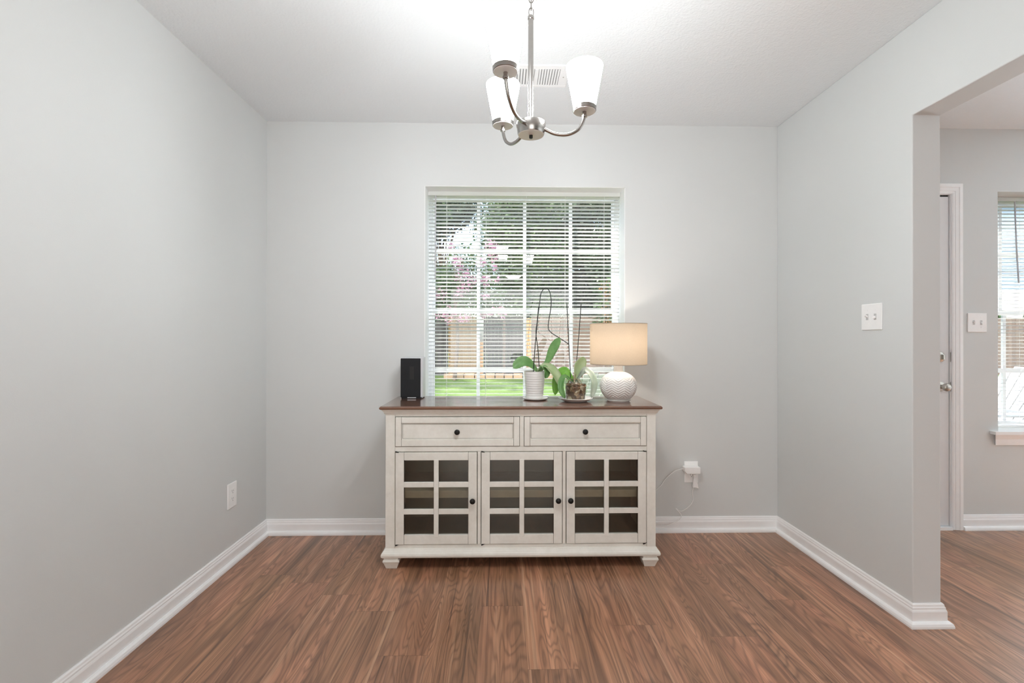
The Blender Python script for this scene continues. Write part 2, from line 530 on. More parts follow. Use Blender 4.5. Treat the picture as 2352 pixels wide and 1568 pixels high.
# ------------------------------------------------------------------ the room
W, H, YE, TH = 3.0566, 2.44, -0.9517, 0.116
XR, YR, WT = 6.6, -8.0, 0.20
ZS = 2.0655
D0, D1, DH = 3.26, 4.145, 2.048          # door opening
A0, A1, AZ0, AZ1 = 0.930, 2.1315, 0.585, 2.0665
B0, B1, BZ0, BZ1 = 4.420, 5.09, 0.585, 2.057

def structure(o, label, cat):
    return tag(o, label, cat, kind='structure')

structure(MB().box(-0.2, XR + 0.2, YR - 0.2, WT, -0.08, 0).build('floor', 'floor'), 'warm brown walnut plank floor running towards the window wall', 'floor')
structure(MB().box(-0.2, XR + 0.2, YR - 0.2, WT, H, H + 0.2).build('ceiling', 'ceiling'), 'white ceiling with a fine pebbled texture', 'ceiling')
b = MB()
b.box(-0.2, A0, 0, WT, 0, H)
b.box(A0, A1, 0, WT, 0, AZ0); b.box(A0, A1, 0, WT, AZ1, H)
b.box(A1, D0, 0, WT, 0, H)
b.box(D0, D1, 0, WT, DH, H)
b.box(D1, B0, 0, WT, 0, H)
b.box(B0, B1, 0, WT, 0, BZ0); b.box(B0, B1, 0, WT, BZ1, H)
b.box(B1, 5.19, 0, WT, 0, H)
b.box(5.19, 6.05, 0, WT, 2.03, H); b.box(6.05, XR + 0.2, 0, WT, 0, H)
structure(b.build('wall_back', 'wall'), 'light grey wall behind the sideboard and round the two windows', 'wall')
structure(MB().box(-0.2, 0, YR, 0, 0, H).build('wall_left', 'wall'), 'plain light grey wall on the left with one outlet', 'wall')
b = MB()
prof = [(YE, 0), (0, 0), (0, H), (-4.6, H), (-4.6, ZS), (YE, ZS)]
b.prism(prof, W, W + TH, lambda u, v, t: (t, u, v))
b.box(W, W + TH, YR, -4.6, 0, H)
structure(b.build('wall_right', 'wall', bevel=0.004), 'light grey wall on the right ending at a wide opening with header', 'wall')
structure(MB().box(-0.2, XR + 0.2, YR - 0.2, YR, 0, H).build('wall_rear', 'wall'), 'grey wall closing the living area behind', 'wall')
structure(MB().box(XR, XR + 0.2, YR, 0, 0, H).build('wall_kitchen', 'wall'), 'grey wall closing the next room on its far side', 'wall')

# baseboards: profile of distance from the wall and height
BP = [(0, 0), (0.030, 0), (0.030, 0.008), (0.027, 0.017), (0.021, 0.022), (0.014, 0.023), (0.014, 0.059), (0.0125, 0.064), (0.0105, 0.068), (0.0105, 0.074), (0.008, 0.078), (0.007, 0.085), (0.004, 0.089), (0, 0.089)]
def board(b, p, q, nx, ny, ms, me_):
    p = Vector((p[0], p[1], 0)); q = Vector((q[0], q[1], 0))
    d = (q - p).normalized(); n = Vector((nx, ny, 0))
    k = len(BP)
    vs = [p + n * u + d * (ms * u) + Vector((0, 0, v)) for u, v in BP] + [q + n * u - d * (me_ * u) + Vector((0, 0, v)) for u, v in BP]
    fs = [tuple(range(k))[::-1], tuple(range(k, 2 * k))] + [(i, (i + 1) % k, k + (i + 1) % k, k + i) for i in range(k)]
    b.add(vs, fs)
b = MB(); board(b, (0, YR), (0, 0), 1, 0, 1, 1)
structure(b.build('baseboard_left', 'trim'), 'white moulded baseboard along the left wall', 'baseboard')
b = MB(); board(b, (0, 0), (W, 0), 0, -1, 1, 1)
structure(b.build('baseboard_back', 'trim'), 'white moulded baseboard behind the sideboard', 'baseboard')
b = MB(); board(b, (W, 0), (W, YE), -1, 0, 1, -1)
board(b, (W, YE), (W + TH, YE), 0, -1, -1, -1)
board(b, (W + TH, YE), (W + TH, 0), 1, 0, -1, 1)
structure(b.build('baseboard_right', 'trim'), 'white moulded baseboard along the right wall and round its end', 'baseboard')
b = MB(); board(b, (W + TH, 0), (D0 - 0.0425, 0), 0, -1, 1, 0); board(b, (4.187, 0), (5.14, 0), 0, -1, 0, 0)
structure(b.build('baseboard_kitchen', 'trim'), 'white moulded baseboard between the door and the far right', 'baseboard')

# ------------------------------------------------------------------ windows
def liner(t, x0, x1, z0, z1):
    g = MB()
    g.box(x0, x0 + 0.003, 0.002, 0.16, z0, z1); g.box(x1 - 0.003, x1, 0.002, 0.16, z0, z1); g.box(x0, x1, 0.002, 0.16, z1 - 0.003, z1)
    g.build('window_jamb', 'trim', t)
def window(name, x0, x1, z0, z1, label, cols, rows):
    t = thing(name, ((x0 + x1) / 2, 0.19, z0), label, 'window', kind='structure')
    yg = 0.19
    fwd = 0.024
    f = MB()
    f.box(x0, x0 + fwd, yg - 0.03, yg + 0.05, z0, z1); f.box(x1 - fwd, x1, yg - 0.03, yg + 0.05, z0, z1)
    f.box(x0 + fwd, x1 - fwd, yg - 0.03, yg + 0.05, z1 - fwd, z1); f.box(x0 + fwd, x1 - fwd, yg - 0.03, yg + 0.05, z0, z0 + 0.03)
    f.build('window_frame', 'vinyl', t, bevel=0.003)
    zm = 1.327
    g0, g1 = x0 + fwd, x1 - fwd
    for nm, za, zb, yo in (('upper_sash', zm, z1 - fwd, 0.012), ('lower_sash', z0 + 0.03, zm, -0.012)):
        s = MB()
        bt = 0.013
        y = yg + yo
        s.box(g0, g0 + bt, y - 0.011, y + 0.011, za, zb); s.box(g1 - bt, g1, y - 0.011, y + 0.011, za, zb)
        s.box(g0 + bt, g1 - bt, y - 0.011, y + 0.011, za, za + 0.014); s.box(g0 + bt, g1 - bt, y - 0.011, y + 0.011, zb - 0.014, zb)
        so = s.build(nm, 'vinyl', t)
        gr = MB()
        for c in cols:
            gr.box(c - 0.0105, c + 0.0105, y - 0.006, y + 0.006, za + 0.014, zb - 0.014)
        for r in rows:
            if za < r < zb:
                edges = [g0 + bt] + [e for c in cols for e in (c - 0.0105, c + 0.0105)] + [g1 - bt]
                for i in range(0, len(edges), 2):
                    gr.box(edges[i], edges[i + 1], y - 0.006, y + 0.006, r - 0.0125, r + 0.0125)
        gr.build('muntin_grid', 'vinyl', so)
        MB().box(g0 + bt, g1 - bt, y + 0.007, y + 0.010, za + 0.014, zb - 0.014).build('glass_pane', 'glass', so)
    return t
w1 = window('window_1', A0, A1, AZ0, AZ1, 'white gridded window behind the sideboard looking onto the lawn', [1.242, 1.5365, 1.831], [1.709, 0.954])
window('window_2', B0, B1, BZ0, BZ1, 'white gridded window right of the back door in the next room', [4.645, 4.865], [1.709, 0.954])
liner(w1, A0, A1, AZ0, AZ1)
# sill stools and aprons
structure(MB().box(A0, A1, -0.0, 0.16, AZ0, AZ0 + 0.012).build('trim_1', 'trim'), 'white sill board inside the window opening behind the sideboard', 'window sill')
b = MB()
b.box(B0, B1, 0.0, 0.16, BZ0, BZ0 + 0.012)
b.box(B0 - 0.05, B1 + 0.05, -0.035, 0.0, BZ0 - 0.006, BZ0 + 0.012)
ap = [(0, 0.512), (-0.010, 0.512), (-0.013, 0.53), (-0.014, 0.548), (-0.024, 0.566), (-0.028, 0.579), (0, 0.579)]
vs = []
for u, v in ap:
    vs.append((B0 - 0.018 + (u + 0.0) * 0.9, u, v))
for u, v in ap:
    vs.append((B1 + 0.018 - u * 0.9, u, v))
k = len(ap)
b.add(vs, [tuple(range(k)), tuple(range(k, 2 * k))[::-1]] + [(i, k + i, k + (i + 1) % k, (i + 1) % k) for i in range(k)])
structure(b.build('trim_2', 'trim'), 'white sill and apron moulding under the window by the door', 'window sill')

t = thing('added_door', (5.62, 0.1, 0), 'unseen glass door added for floor light right of the far window', 'door', kind='structure')  # unseen door, put in with its lamp to brighten the floor
g = MB()
g.box(5.19, 5.24, 0.04, 0.12, 0, 2.03); g.box(6.0, 6.05, 0.04, 0.12, 0, 2.03); g.box(5.24, 6.0, 0.04, 0.12, 1.97, 2.03); g.box(5.24, 6.0, 0.04, 0.12, 0, 0.08)
g.build('door_frame', 'vinyl', t)
MB().box(5.24, 6.0, 0.078, 0.082, 0.08, 1.97).build('glass_pane', 'glass', t)

# blinds
def blind(x0, x1, ztop, zbot, tilt, label, wandx, wand_tilt, cords, yb=0.115):
    t = thing('window_blind', ((x0 + x1) / 2, yb, zbot), label, 'blind', group='horizontal slat blinds')
    MB().box(x0, x1, yb - 0.0125, yb + 0.0125, ztop - 0.026, ztop).build('headrail', 'slat', t, bevel=0.002)
    MB().box(x0 + 0.004, x1 - 0.004, yb - 0.0125, yb + 0.0125, zbot, zbot + 0.010).build('bottom_rail', 'slat', t, bevel=0.003)
    s = MB()
    z = ztop - 0.026 - 0.010
    ct, st = math.cos(tilt), math.sin(tilt)
    while z > zbot + 0.016:
        vs = []
        K = 6
        prof = []
        for i in range(K + 1):
            u = -0.0125 + 0.025 * i / K
            c = 0.0019 * (1 - (u / 0.0125) ** 2)
            prof.append((u, c))
        full = prof + [(u, c - 0.0006) for u, c in reversed(prof)]
        n = len(full)
        for xx in (x0 + 0.003, x1 - 0.003):
            for u, c in full:
                vs.append((xx, yb + u * ct + c * st, z - u * st + c * ct))
        fs = [(i, (i + 1) % n, n + (i + 1) % n, n + i) for i in range(n)]
        fs += [tuple(range(n)), tuple(range(n, 2 * n))[::-1]]
        s.add(vs, fs, False)
        z -= 0.0229
    s.build('slats', 'slat', t, fix=False)
    for cx in cords:
        c = MB()
        for yy in (yb - 0.0145, yb + 0.0145):
            c.tube([(cx, yy, zbot + 0.005), (cx, yy, ztop - 0.02)], 0.0007, 5)
        c.build('ladder_cord', 'cord', t)
    if wandx:
        MB().tube([(wandx, yb - 0.020, ztop - 0.03), (wandx + 0.25 * wand_tilt, yb - 0.024, ztop - 0.3), (wandx + wand_tilt, yb - 0.024, ztop - 0.545)], 0.0042, 8).build('tilt_wand', 'wandplastic', t)
    return t
M['wandplastic'] = plain('grey_wand_plastic', (0.48, 0.48, 0.50, 1), 0.3, var=0.02)
blind(A0 + 0.004, A1 - 0.004, AZ1 - 0.001, AZ0 + 0.014, math.radians(13), 'white slat blind in the window directly behind the sideboard', 0.982, 0.0, [1.049, 1.292, 1.541, 1.785, 2.028])
bl2 = blind(B0 + 0.004, B1 - 0.004, BZ1 - 0.001, AZ0 + 0.014, math.radians(6), 'white slat blind in the window beside the back door', 4.631, 0.02, [4.70, 4.98])

# ------------------------------------------------------------------ back door in the next room
t = thing('door_1', ((D0 + D1) / 2, 0.0, 0.0), 'white back door half hidden behind the end of the right wall', 'door', kind='structure')
CI, CZ = 4.1265, 2.0385        # inner edges of the casing
cs = [(0.0, 0.0), (0.0, -0.009), (0.007, -0.012), (0.015, -0.012), (0.018, -0.015), (0.036, -0.017), (0.040, -0.020), (0.058, -0.020), (0.0605, -0.017), (0.0605, 0.0)]
b = MB()
k = len(cs)
for (sx, base) in ((1, CI), (-1, D0 + 0.018)):
    vs = [(base + sx * u, v, 0) for u, v in cs] + [(base + sx * u, v, CZ + u) for u, v in cs]
    b.add(vs, [(i, (i + 1) % k, k + (i + 1) % k, k + i) for i in range(k)] + [tuple(range(k)), tuple(range(k, 2 * k))])
vs = [(D0 + 0.018 - u, v, CZ + u) for u, v in cs] + [(CI + u, v, CZ + u) for u, v in cs]
b.add(vs, [(i, (i + 1) % k, k + (i + 1) % k, k + i) for i in range(k)])
b.build('door_casing', 'trim', t)
b = MB()
b.box(4.1215, D1, 0.0, 0.12, 0, 2.036)
b.box(D0, D0 + 0.02, 0.0, 0.12, 0, 2.036)
b.box(D0, D1, 0.0, 0.12, 2.036, DH)
b.box(D0 + 0.02, 4.1215, 0.055, 0.12, 2.006, 2.036)
b.build('door_jamb', 'trim', t)
MB().box(D0 + 0.02, 4.1205, 0.012, 0.05, 2.0265, 2.0355).build('weatherstrip', 'weather', t)
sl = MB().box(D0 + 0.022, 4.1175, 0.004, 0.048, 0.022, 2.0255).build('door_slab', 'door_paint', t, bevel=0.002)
MB().box(D0 + 0.02, 4.1205, -0.02, 0.16, 0.0, 0.016).build('threshold', 'trim', t)
RX = Matrix.Rotation(math.radians(90), 3, 'X')
k_ = MB().lathe([(0.0, 0.062), (0.014, 0.062), (0.021, 0.058), (0.0245, 0.050), (0.023, 0.040), (0.016, 0.030), (0.013, 0.022), (0.013, 0.010), (0.030, 0.008), (0.032, 0.0)], (4.058, 0.003, 0.867), 28, axis=RX)
k_.build('door_knob', 'satin', sl)
MB().lathe([(0.0, 0.016), (0.012, 0.016), (0.020, 0.014), (0.029, 0.008), (0.031, 0.0)], (4.060, 0.003, 1.047), 28, axis=RX).box(4.056, 4.064, -0.028, -0.012, 1.033, 1.061).build('deadbolt', 'satin', sl)
for za, zb in ((0.838, 0.895), (1.018, 1.076)):
    MB().box(4.1222, 4.1262, -0.0015, 0.0, za, zb).build('strike_plate', 'satin', t)

# ------------------------------------------------------------------ sideboard
SX0, SX1 = 0.808, 2.175
SC = (SX0 + SX1) / 2
YF, YB = -0.440, -0.032
sb = thing('sideboard', (SC, -0.24, 0), 'antique white sideboard with brown top and three glazed doors under the window', 'sideboard')
# case: posts, panels, rails
c = MB()
DZ0, DZ1 = 0.118, 0.586      # doors
WZ0, WZ1 = 0.611, 0.763      # drawers
PL0, PL1 = SX0, 0.855
PR0, PR1 = 2.129, SX1
c.box(SX0, PL1, YF, YF + 0.05, 0.085, 0.79); c.box(PR0, SX1, YF, YF + 0.05, 0.085, 0.79)      # front posts
c.box(PL1, PR0, YF + 0.002, YF + 0.022, 0.085, DZ0)                                              # bottom rail
c.box(PL1, PR0, YF + 0.002, YF + 0.022, DZ1, WZ0)                                                # middle rail
c.box(PL1, PR0, YF + 0.002, YF + 0.022, WZ1, 0.79)                                               # top rail
c.box(1.2695, 1.2865, YF + 0.002, YF + 0.022, DZ0, DZ1)
c.box(1.7005, 1.7165, YF + 0.002, YF + 0.022, DZ0, DZ1)
c.box(1.4835, 1.5035, YF + 0.002, YF + 0.022, WZ0, WZ1)
case = c.build('face_frame', 'antique', sb, bevel=0.002)
c = MB()
for q0 in (SX0 + 0.004, SX1 - 0.022):
    MB().box(q0, q0 + 0.018, YF + 0.05, YB, 0.085, 0.79).build('side_panel', 'antique', sb)
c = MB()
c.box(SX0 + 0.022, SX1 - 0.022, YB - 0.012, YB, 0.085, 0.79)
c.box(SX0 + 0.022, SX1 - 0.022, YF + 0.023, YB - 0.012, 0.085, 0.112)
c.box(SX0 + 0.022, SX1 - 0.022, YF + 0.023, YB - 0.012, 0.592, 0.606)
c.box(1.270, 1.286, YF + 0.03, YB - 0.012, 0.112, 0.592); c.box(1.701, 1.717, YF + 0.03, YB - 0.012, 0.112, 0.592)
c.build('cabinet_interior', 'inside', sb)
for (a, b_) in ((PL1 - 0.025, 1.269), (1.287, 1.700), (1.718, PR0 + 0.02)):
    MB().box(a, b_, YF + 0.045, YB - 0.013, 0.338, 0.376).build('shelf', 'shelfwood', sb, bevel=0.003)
# cornice under the top and moulding at the base (mitred round three sides)
def wrap(prof, mat, name):
    g = MB(); n = len(prof)
    vs = []
    for i, (cx, cy, dx, dy) in enumerate(((SX0, YB, -1, 0), (SX0, YF, -1, -1), (SX1, YF, 1, -1), (SX1, YB, 1, 0))):
        vs += [(cx + dx * d, cy + dy * d, z) for d, z in prof]
    fs = [(i * n + q, i * n + (q + 1) % n, (i + 1) * n + (q + 1) % n, (i + 1) * n + q) for i in range(3) for q in range(n)]
    fs += [tuple(range(n)), tuple(range(3 * n, 4 * n))[::-1]]
    g.add(vs, fs)
    return g.build(name, mat, sb)
wrap([(-0.01, 0.774), (0.003, 0.774), (0.004, 0.779), (0.008, 0.783), (0.010, 0.790), (0.016, 0.797), (0.018, 0.8), (-0.01, 0.8)], 'antique', 'cornice')
wrap([(-0.012, 0.058), (0.012, 0.058), (0.018, 0.064), (0.019, 0.072), (0.017, 0.080), (0.012, 0.086), (0.010, 0.089), (0.006, 0.094), (0.002, 0.101), (-0.012, 0.101)], 'antique', 'base_moulding')
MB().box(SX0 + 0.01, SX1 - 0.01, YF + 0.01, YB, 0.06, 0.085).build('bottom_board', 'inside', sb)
# top slab with rounded edge
tp = [(0, 0.8), (0.020, 0.8), (0.0245, 0.8025), (0.0265, 0.808), (0.0245, 0.8135), (0.020, 0.817), (0, 0.817)]
g = MB(); n = len(tp); vs = []
for (cx, cy, dx, dy) in ((SX0, YB + 0.006, -1, 1), (SX0, YF, -1, -1), (SX1, YF, 1, -1), (SX1, YB + 0.006, 1, 1)):
    vs += [(cx + dx * d, cy + (dy * d if dy < 0 else 0), z) for d, z in tp]
fs = [(i * n + q, ((i + 1) % 4) * n + q, ((i + 1) % 4) * n + q + 1, i * n + q + 1) for i in range(4) for q in range(n - 1)]
fs += [tuple(i * n for i in range(4))[::-1], tuple(i * n + n - 1 for i in range(4))]
g.add(vs, fs)
g.build('tabletop', 'top', sb)['label'] = 'stained brown wooden top'
# feet
for fx_, fy_ in ((0.8385, -0.412), (2.144, -0.412), (0.8385, -0.066), (2.144, -0.066)):
    q = MB()
    def ring(h, z): return [(fx_ - h, fy_ - h, z), (fx_ + h, fy_ - h, z), (fx_ + h, fy_ + h, z), (fx_ - h, fy_ + h, z)]
    lv = [(0.027, 0.0), (0.037, 0.030), (0.041, 0.036), (0.042, 0.041), (0.040, 0.047), (0.036, 0.050), (0.036, 0.059)]
    vs = []
    for h, z in lv: vs += ring(h, z)
    fs = [(i * 4 + a, i * 4 + (a + 1) % 4, (i + 1) * 4 + (a + 1) % 4, (i + 1) * 4 + a) for i in range(len(lv) - 1) for a in range(4)]
    fs += [(3, 2, 1, 0), tuple(range(len(lv) * 4 - 4, len(lv) * 4))]
    q.add(vs, fs)
    q.build('foot', 'antique', sb, bevel=0.002)

def knob(par, x, z, y):
    k_ = MB().lathe([(0.0, 0.027), (0.008, 0.0265), (0.013, 0.023), (0.0142, 0.018), (0.012, 0.013), (0.006, 0.010), (0.0055, 0.003), (0.008, 0.0)], (x, y, z), 24, axis=RX)
    o = k_.build('knob', 'bronze', par)
    return o

def framed(x0, x1, z0, z1, st, rt_, rb, y, dep, name, mat='antique'):
    """stiles and rails, with dark glaze and shadow lines in the joints"""
    g = MB()
    g.box(x0, x0 + st, y, y + dep, z0, z1); g.box(x1 - st, x1, y, y + dep, z0, z1)
    g.box(x0 + st + 0.0009, x1 - st - 0.0009, y + 0.0012, y + dep, z0, z0 + rb); g.box(x0 + st + 0.0009, x1 - st - 0.0009, y + 0.0012, y + dep, z1 - rt_, z1)
    o = g.build(name, mat, sb, bevel=0.0018)
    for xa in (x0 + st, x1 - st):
        MB().box(xa - 0.0012, xa + 0.0012, y + 0.0022, y + dep - 0.001, z0 + 0.001, z1 - 0.001).build('joint_glaze_and_shade', 'glaze', o)['label'] = 'brown glaze in the joint and shadow line along the stile'  # glaze in the joint, drawn on as shadow line beside the glass
    return o
YD = YF - 0.003
gapm = MB()
for (a, b_) in ((0.858, 1.4815), (1.5055, 2.126)):
    z0, z1 = WZ0 + 0.003, WZ1 - 0.003
    d = framed(a, b_, z0, z1, 0.029, 0.029, 0.032, YD, 0.02, 'drawer')
    MB().box(a + 0.028, b_ - 0.028, YD + 0.009, YD + 0.02, z0 + 0.031, z1 - 0.028).build('drawer_panel', 'antique', d)
    g = MB()   # bead round the panel
    for (xa, xb, za, zb) in ((a + 0.029, b_ - 0.029, z1 - 0.034, z1 - 0.029), (a + 0.029, b_ - 0.029, z0 + 0.032, z0 + 0.037), (a + 0.029, a + 0.034, z0 + 0.037, z1 - 0.034), (b_ - 0.034, b_ - 0.029, z0 + 0.037, z1 - 0.034)):
        g.box(xa, xb, YD + 0.005, YD + 0.012, za, zb)
    g.build('panel_bead', 'antique', d, bevel=0.002)
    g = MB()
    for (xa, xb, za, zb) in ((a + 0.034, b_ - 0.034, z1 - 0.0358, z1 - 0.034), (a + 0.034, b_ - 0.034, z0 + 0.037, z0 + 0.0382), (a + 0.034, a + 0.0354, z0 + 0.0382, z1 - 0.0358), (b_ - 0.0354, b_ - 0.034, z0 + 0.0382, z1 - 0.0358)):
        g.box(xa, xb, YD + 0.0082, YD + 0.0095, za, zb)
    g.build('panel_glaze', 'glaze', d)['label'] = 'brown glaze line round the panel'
    knob(d, (a + b_) / 2 - 0.002, 0.686, YD + 0.009)
for (a, b_, kx) in ((0.858, 1.2665, 1.246), (1.2895, 1.6975, 1.677), (1.7195, 2.126, 1.739)):
    z0, z1 = DZ0 + 0.003, DZ1 - 0.003
    d = framed(a, b_, z0, z1, 0.0425, 0.040, 0.0475, YD, 0.02, 'cabinet_door')
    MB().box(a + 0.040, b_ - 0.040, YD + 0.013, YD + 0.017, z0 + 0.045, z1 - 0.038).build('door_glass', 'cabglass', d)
    mx = (a + b_) / 2
    g = MB()
    g.box(mx - 0.0118, mx + 0.0118, YD - 0.001, YD + 0.012, z0 + 0.036, z1 - 0.036)
    for rz in (0.4205, 0.285):
        g.box(a + 0.0415, mx - 0.0125, YD + 0.001, YD + 0.012, rz - 0.0135, rz + 0.0135)
        g.box(mx + 0.0125, b_ - 0.0415, YD + 0.001, YD + 0.012, rz - 0.0135, rz + 0.0135)
    g.build('door_muntin', 'antique', d, bevel=0.002)
    knob(d, kx, 0.342, YD)
    hx = a + 0.008 if kx > mx else b_ - 0.008
    for hz, sg in ((z0 + 0.001, -1), (z1 - 0.001, 1)):
        g = MB().prism([(hx - 0.008, hz + sg * 0.003), (hx + 0.010, hz), (hx, hz - sg * 0.003 + sg * 0.008), (hx - 0.008, hz + sg * 0.008)], YD - 0.002, YD + 0.008, lambda u, v, t_: (u, t_, v))
        g.build('hinge', 'bronze', d)
# brown glaze shadow board behind the joints between doors, drawers and frame
MB().box(PL1 - 0.002, PR0 + 0.002, YF + 0.0205, YF + 0.0225, WZ0 - 0.003, WZ1 + 0.003).build('drawer_shadow_board', 'glaze', sb)

ZT = 0.817

# ------------------------------------------------------------------ table lamp
LX, LY = 2.024, -0.272
t = thing('table_lamp', (LX, LY, ZT), 'lit table lamp with white chevron ceramic base and cream drum shade', 'lamp')
prof = [(0.0, 0.0), (0.058, 0.0), (0.060, 0.004), (0.066, 0.008)]
NZ = 90
for i in range(NZ + 1):
    z = 0.010 + 0.150 * i / NZ
    d_ = z - 0.088
    bb = 0.0934 if d_ < 0 else 0.0752
    prof.append((max(0.0995 * math.sqrt(max(0.0, 1 - (d_ / bb) ** 2)), 0.026), z))
prof += [(0.026, 0.1635), (0.0245, 0.168), (0.024, 0.180), (0.024, 0.198), (0.022, 0.201), (0.0, 0.201)]
def chev(r, z, t_):
    if not 0.020 < z < 0.135: return r
    q = (t_ / (2 * PI) * 9 + 0.1) % 1.0
    tri = abs(q - 0.5) * 2
    ph = ((z - 0.019 * tri) / 0.0128) % 1.0
    g = min(1.0, abs(ph - 0.5) * 4.0)
    fade = min(1.0, (z - 0.020) / 0.008, (0.135 - z) / 0.02)
    return r - 0.0030 * (1 - g) * fade
MB().lathe(prof, (LX, LY, ZT), 216, fn=chev).build('lamp_base', 'matte_ceramic', t)
MB().lathe([(0.0, 0.201), (0.014, 0.201), (0.014, 0.245), (0.010, 0.250), (0.0, 0.250)], (LX, LY, ZT), 20).build('bulb_socket', 'satin', t)
ZSB, ZST = 1.018, 1.238
MB().lathe([(0.152, ZSB), (0.152, ZST), (0.1505, ZST), (0.1505, ZSB)], (LX, LY, 0), 96, closed=True).build('lamp_shade', 'linen', t)
MB().lathe([(0.1523, ZSB), (0.1523, ZSB + 0.002), (0.1497, ZSB + 0.002), (0.1497, ZSB)], (LX, LY, 0), 96, closed=True).build('shade_trim', 'linen', t)
MB().lathe([(0.1523, ZST - 0.002), (0.1523, ZST), (0.1497, ZST), (0.1497, ZST - 0.002)], (LX, LY, 0), 96, closed=True).build('shade_trim', 'linen', t)
g = MB()
for a in range(3):
    an = a * 2 * PI / 3 + 0.4
    g.tube([(LX + 0.018 * math.cos(an), LY + 0.018 * math.sin(an), ZT + 0.235), (LX + 0.15 * math.cos(an), LY + 0.15 * math.sin(an), ZSB + 0.004)], 0.0014, 6)
g.build('shade_spider', 'satin', t)
MB().lathe([(0.0, 0.25), (0.012, 0.252), (0.016, 0.275), (0.028, 0.302), (0.030, 0.318), (0.024, 0.338), (0.012, 0.348), (0.0, 0.350)], (LX, LY, ZT), 24).build('light_bulb', 'warmbulb', t)
lamp('table_lamp_light', 'POINT', 2.3, (1.0, 0.88, 0.77), (LX, LY, ZT + 0.318), shadow_soft_size=0.022)

# ------------------------------------------------------------------ orchids
def leaf(par, pts, wid, mat, up_=(0, -0.6, 1), fold=0.18, tip=0.9, lab=None, base=0.3, peak=0.55):
    c = bez(pts, 7)
    n = len(c)
    vs = []; fs = []
    K = 6
    for i, p in enumerate(c):
        t_ = i / (n - 1)
        d = (c[min(i + 1, n - 1)] - c[max(i - 1, 0)]).normalized()
        side = d.cross(Vector(up_)).normalized()
        nr = side.cross(d).normalized()
        k_ = min(1, t_ / peak)
        ww = wid * (base + (1 - base) * k_ * k_ * (3 - 2 * k_)) if t_ < peak else wid * math.sqrt(max(0.0, 1 - ((t_ - peak) / (1 - peak)) ** 2.2))
        ww = max(ww, 0.0012)
        for j in range(K + 1):
            s_ = -1 + 2 * j / K
            q = p + side * (ww * 0.5 * s_) + nr * (fold * ww * abs(s_) ** 1.5)
            vs.append(tuple(q))
    for i in range(n - 1):
        for j in range(K):
            a = i * (K + 1) + j
            fs.append((a, a + 1, a + K + 2, a + K + 1))
    o = MB().add(vs, fs, True).build('leaf', mat, par, solid=0.0022, fix=False)
    if lab: o['label'] = lab
    return o

PX, PY = 1.575, -0.193
tag(MB().lathe([(0.0, 0.0), (0.050, 0.0), (0.066, 0.004), (0.070, 0.010), (0.0685, 0.0115), (0.060, 0.008), (0.0, 0.007)], (PX + 0.004, PY, ZT), 40).build('plant_saucer', 'ceramic', origin=(PX + 0.004, PY, ZT)),
    'thin white saucer under the white ribbed orchid pot', 'saucer')
t = thing('potted_orchid', (PX, PY, ZT + 0.008), 'leafy green orchid without flowers in a white ribbed pot', 'plant')
pp = [(0.0, 0.008), (0.044, 0.008), (0.0465, 0.010)]
NR = 84
for i in range(NR + 1):
    u = i / NR
    z = 0.012 + 0.143 * u
    pp.append((0.0468 + 0.0122 * u + 0.0004 * math.sin(u * 2 * PI * 11), z))
pp += [(0.0590, 0.158), (0.0568, 0.158), (0.0560, 0.150), (0.0545, 0.135), (0.0, 0.133)]
MB().lathe(pp, (PX, PY, ZT), 56).build('pot', 'ceramic', t)
MB().lathe([(0.0, 0.146), (0.02, 0.145), (0.042, 0.141), (0.0545, 0.136)], (PX, PY, ZT), 28).build('bark_mix', 'bark', t)
leaf(t, [(1.592, -0.19, 0.972), (1.545, -0.195, 1.014), (1.502, -0.205, 1.022), (1.455, -0.22, 0.992)], 0.068, 'leaf', up_=(0.1, -1.0, 0.8), fold=0.22)
leaf(t, [(1.596, -0.19, 0.972), (1.645, -0.20, 1.030), (1.676, -0.21, 1.098), (1.712, -0.22, 1.160)], 0.050, 'leaf', up_=(-0.2, -1.0, 0.25), fold=0.12, base=0.24, peak=0.72)
leaf(t, [(1.590, -0.20, 0.972), (1.635, -0.225, 1.002), (1.678, -0.262, 0.960), (1.706, -0.300, 0.895)], 0.070, 'leafpale', up_=(0.6, -0.8, 0.7), fold=0.2, lab='pale green drooping leaf')
leaf(t, [(1.590, -0.19, 0.972), (1.612, -0.23, 1.000), (1.634, -0.245, 0.975), (1.630, -0.25, 0.938)], 0.040, 'leaf', up_=(0.6, -0.8, 0.5), fold=0.25)
MB().tube(bez([(1.566, -0.2, 0.955), (1.574, -0.2, 1.077), (1.584, -0.2, 1.198), (1.603, -0.2, 1.368), (1.612, -0.2, 1.414), (1.635, -0.2, 1.438), (1.658, -0.2, 1.414), (1.666, -0.2, 1.344), (1.650, -0.2, 1.235), (1.660, -0.2, 1.195), (1.712, -0.2, 1.160), (1.763, -0.2, 1.126)], 6), 0.0024, 7).build('flower_stem', 'stem', t)
MB().tube(bez([(1.602, -0.19, 0.955), (1.594, -0.19, 1.089), (1.582, -0.19, 1.186), (1.589, -0.19, 1.252), (1.596, -0.19, 1.332)], 6), 0.0024, 7).build('flower_stem', 'stem', t)

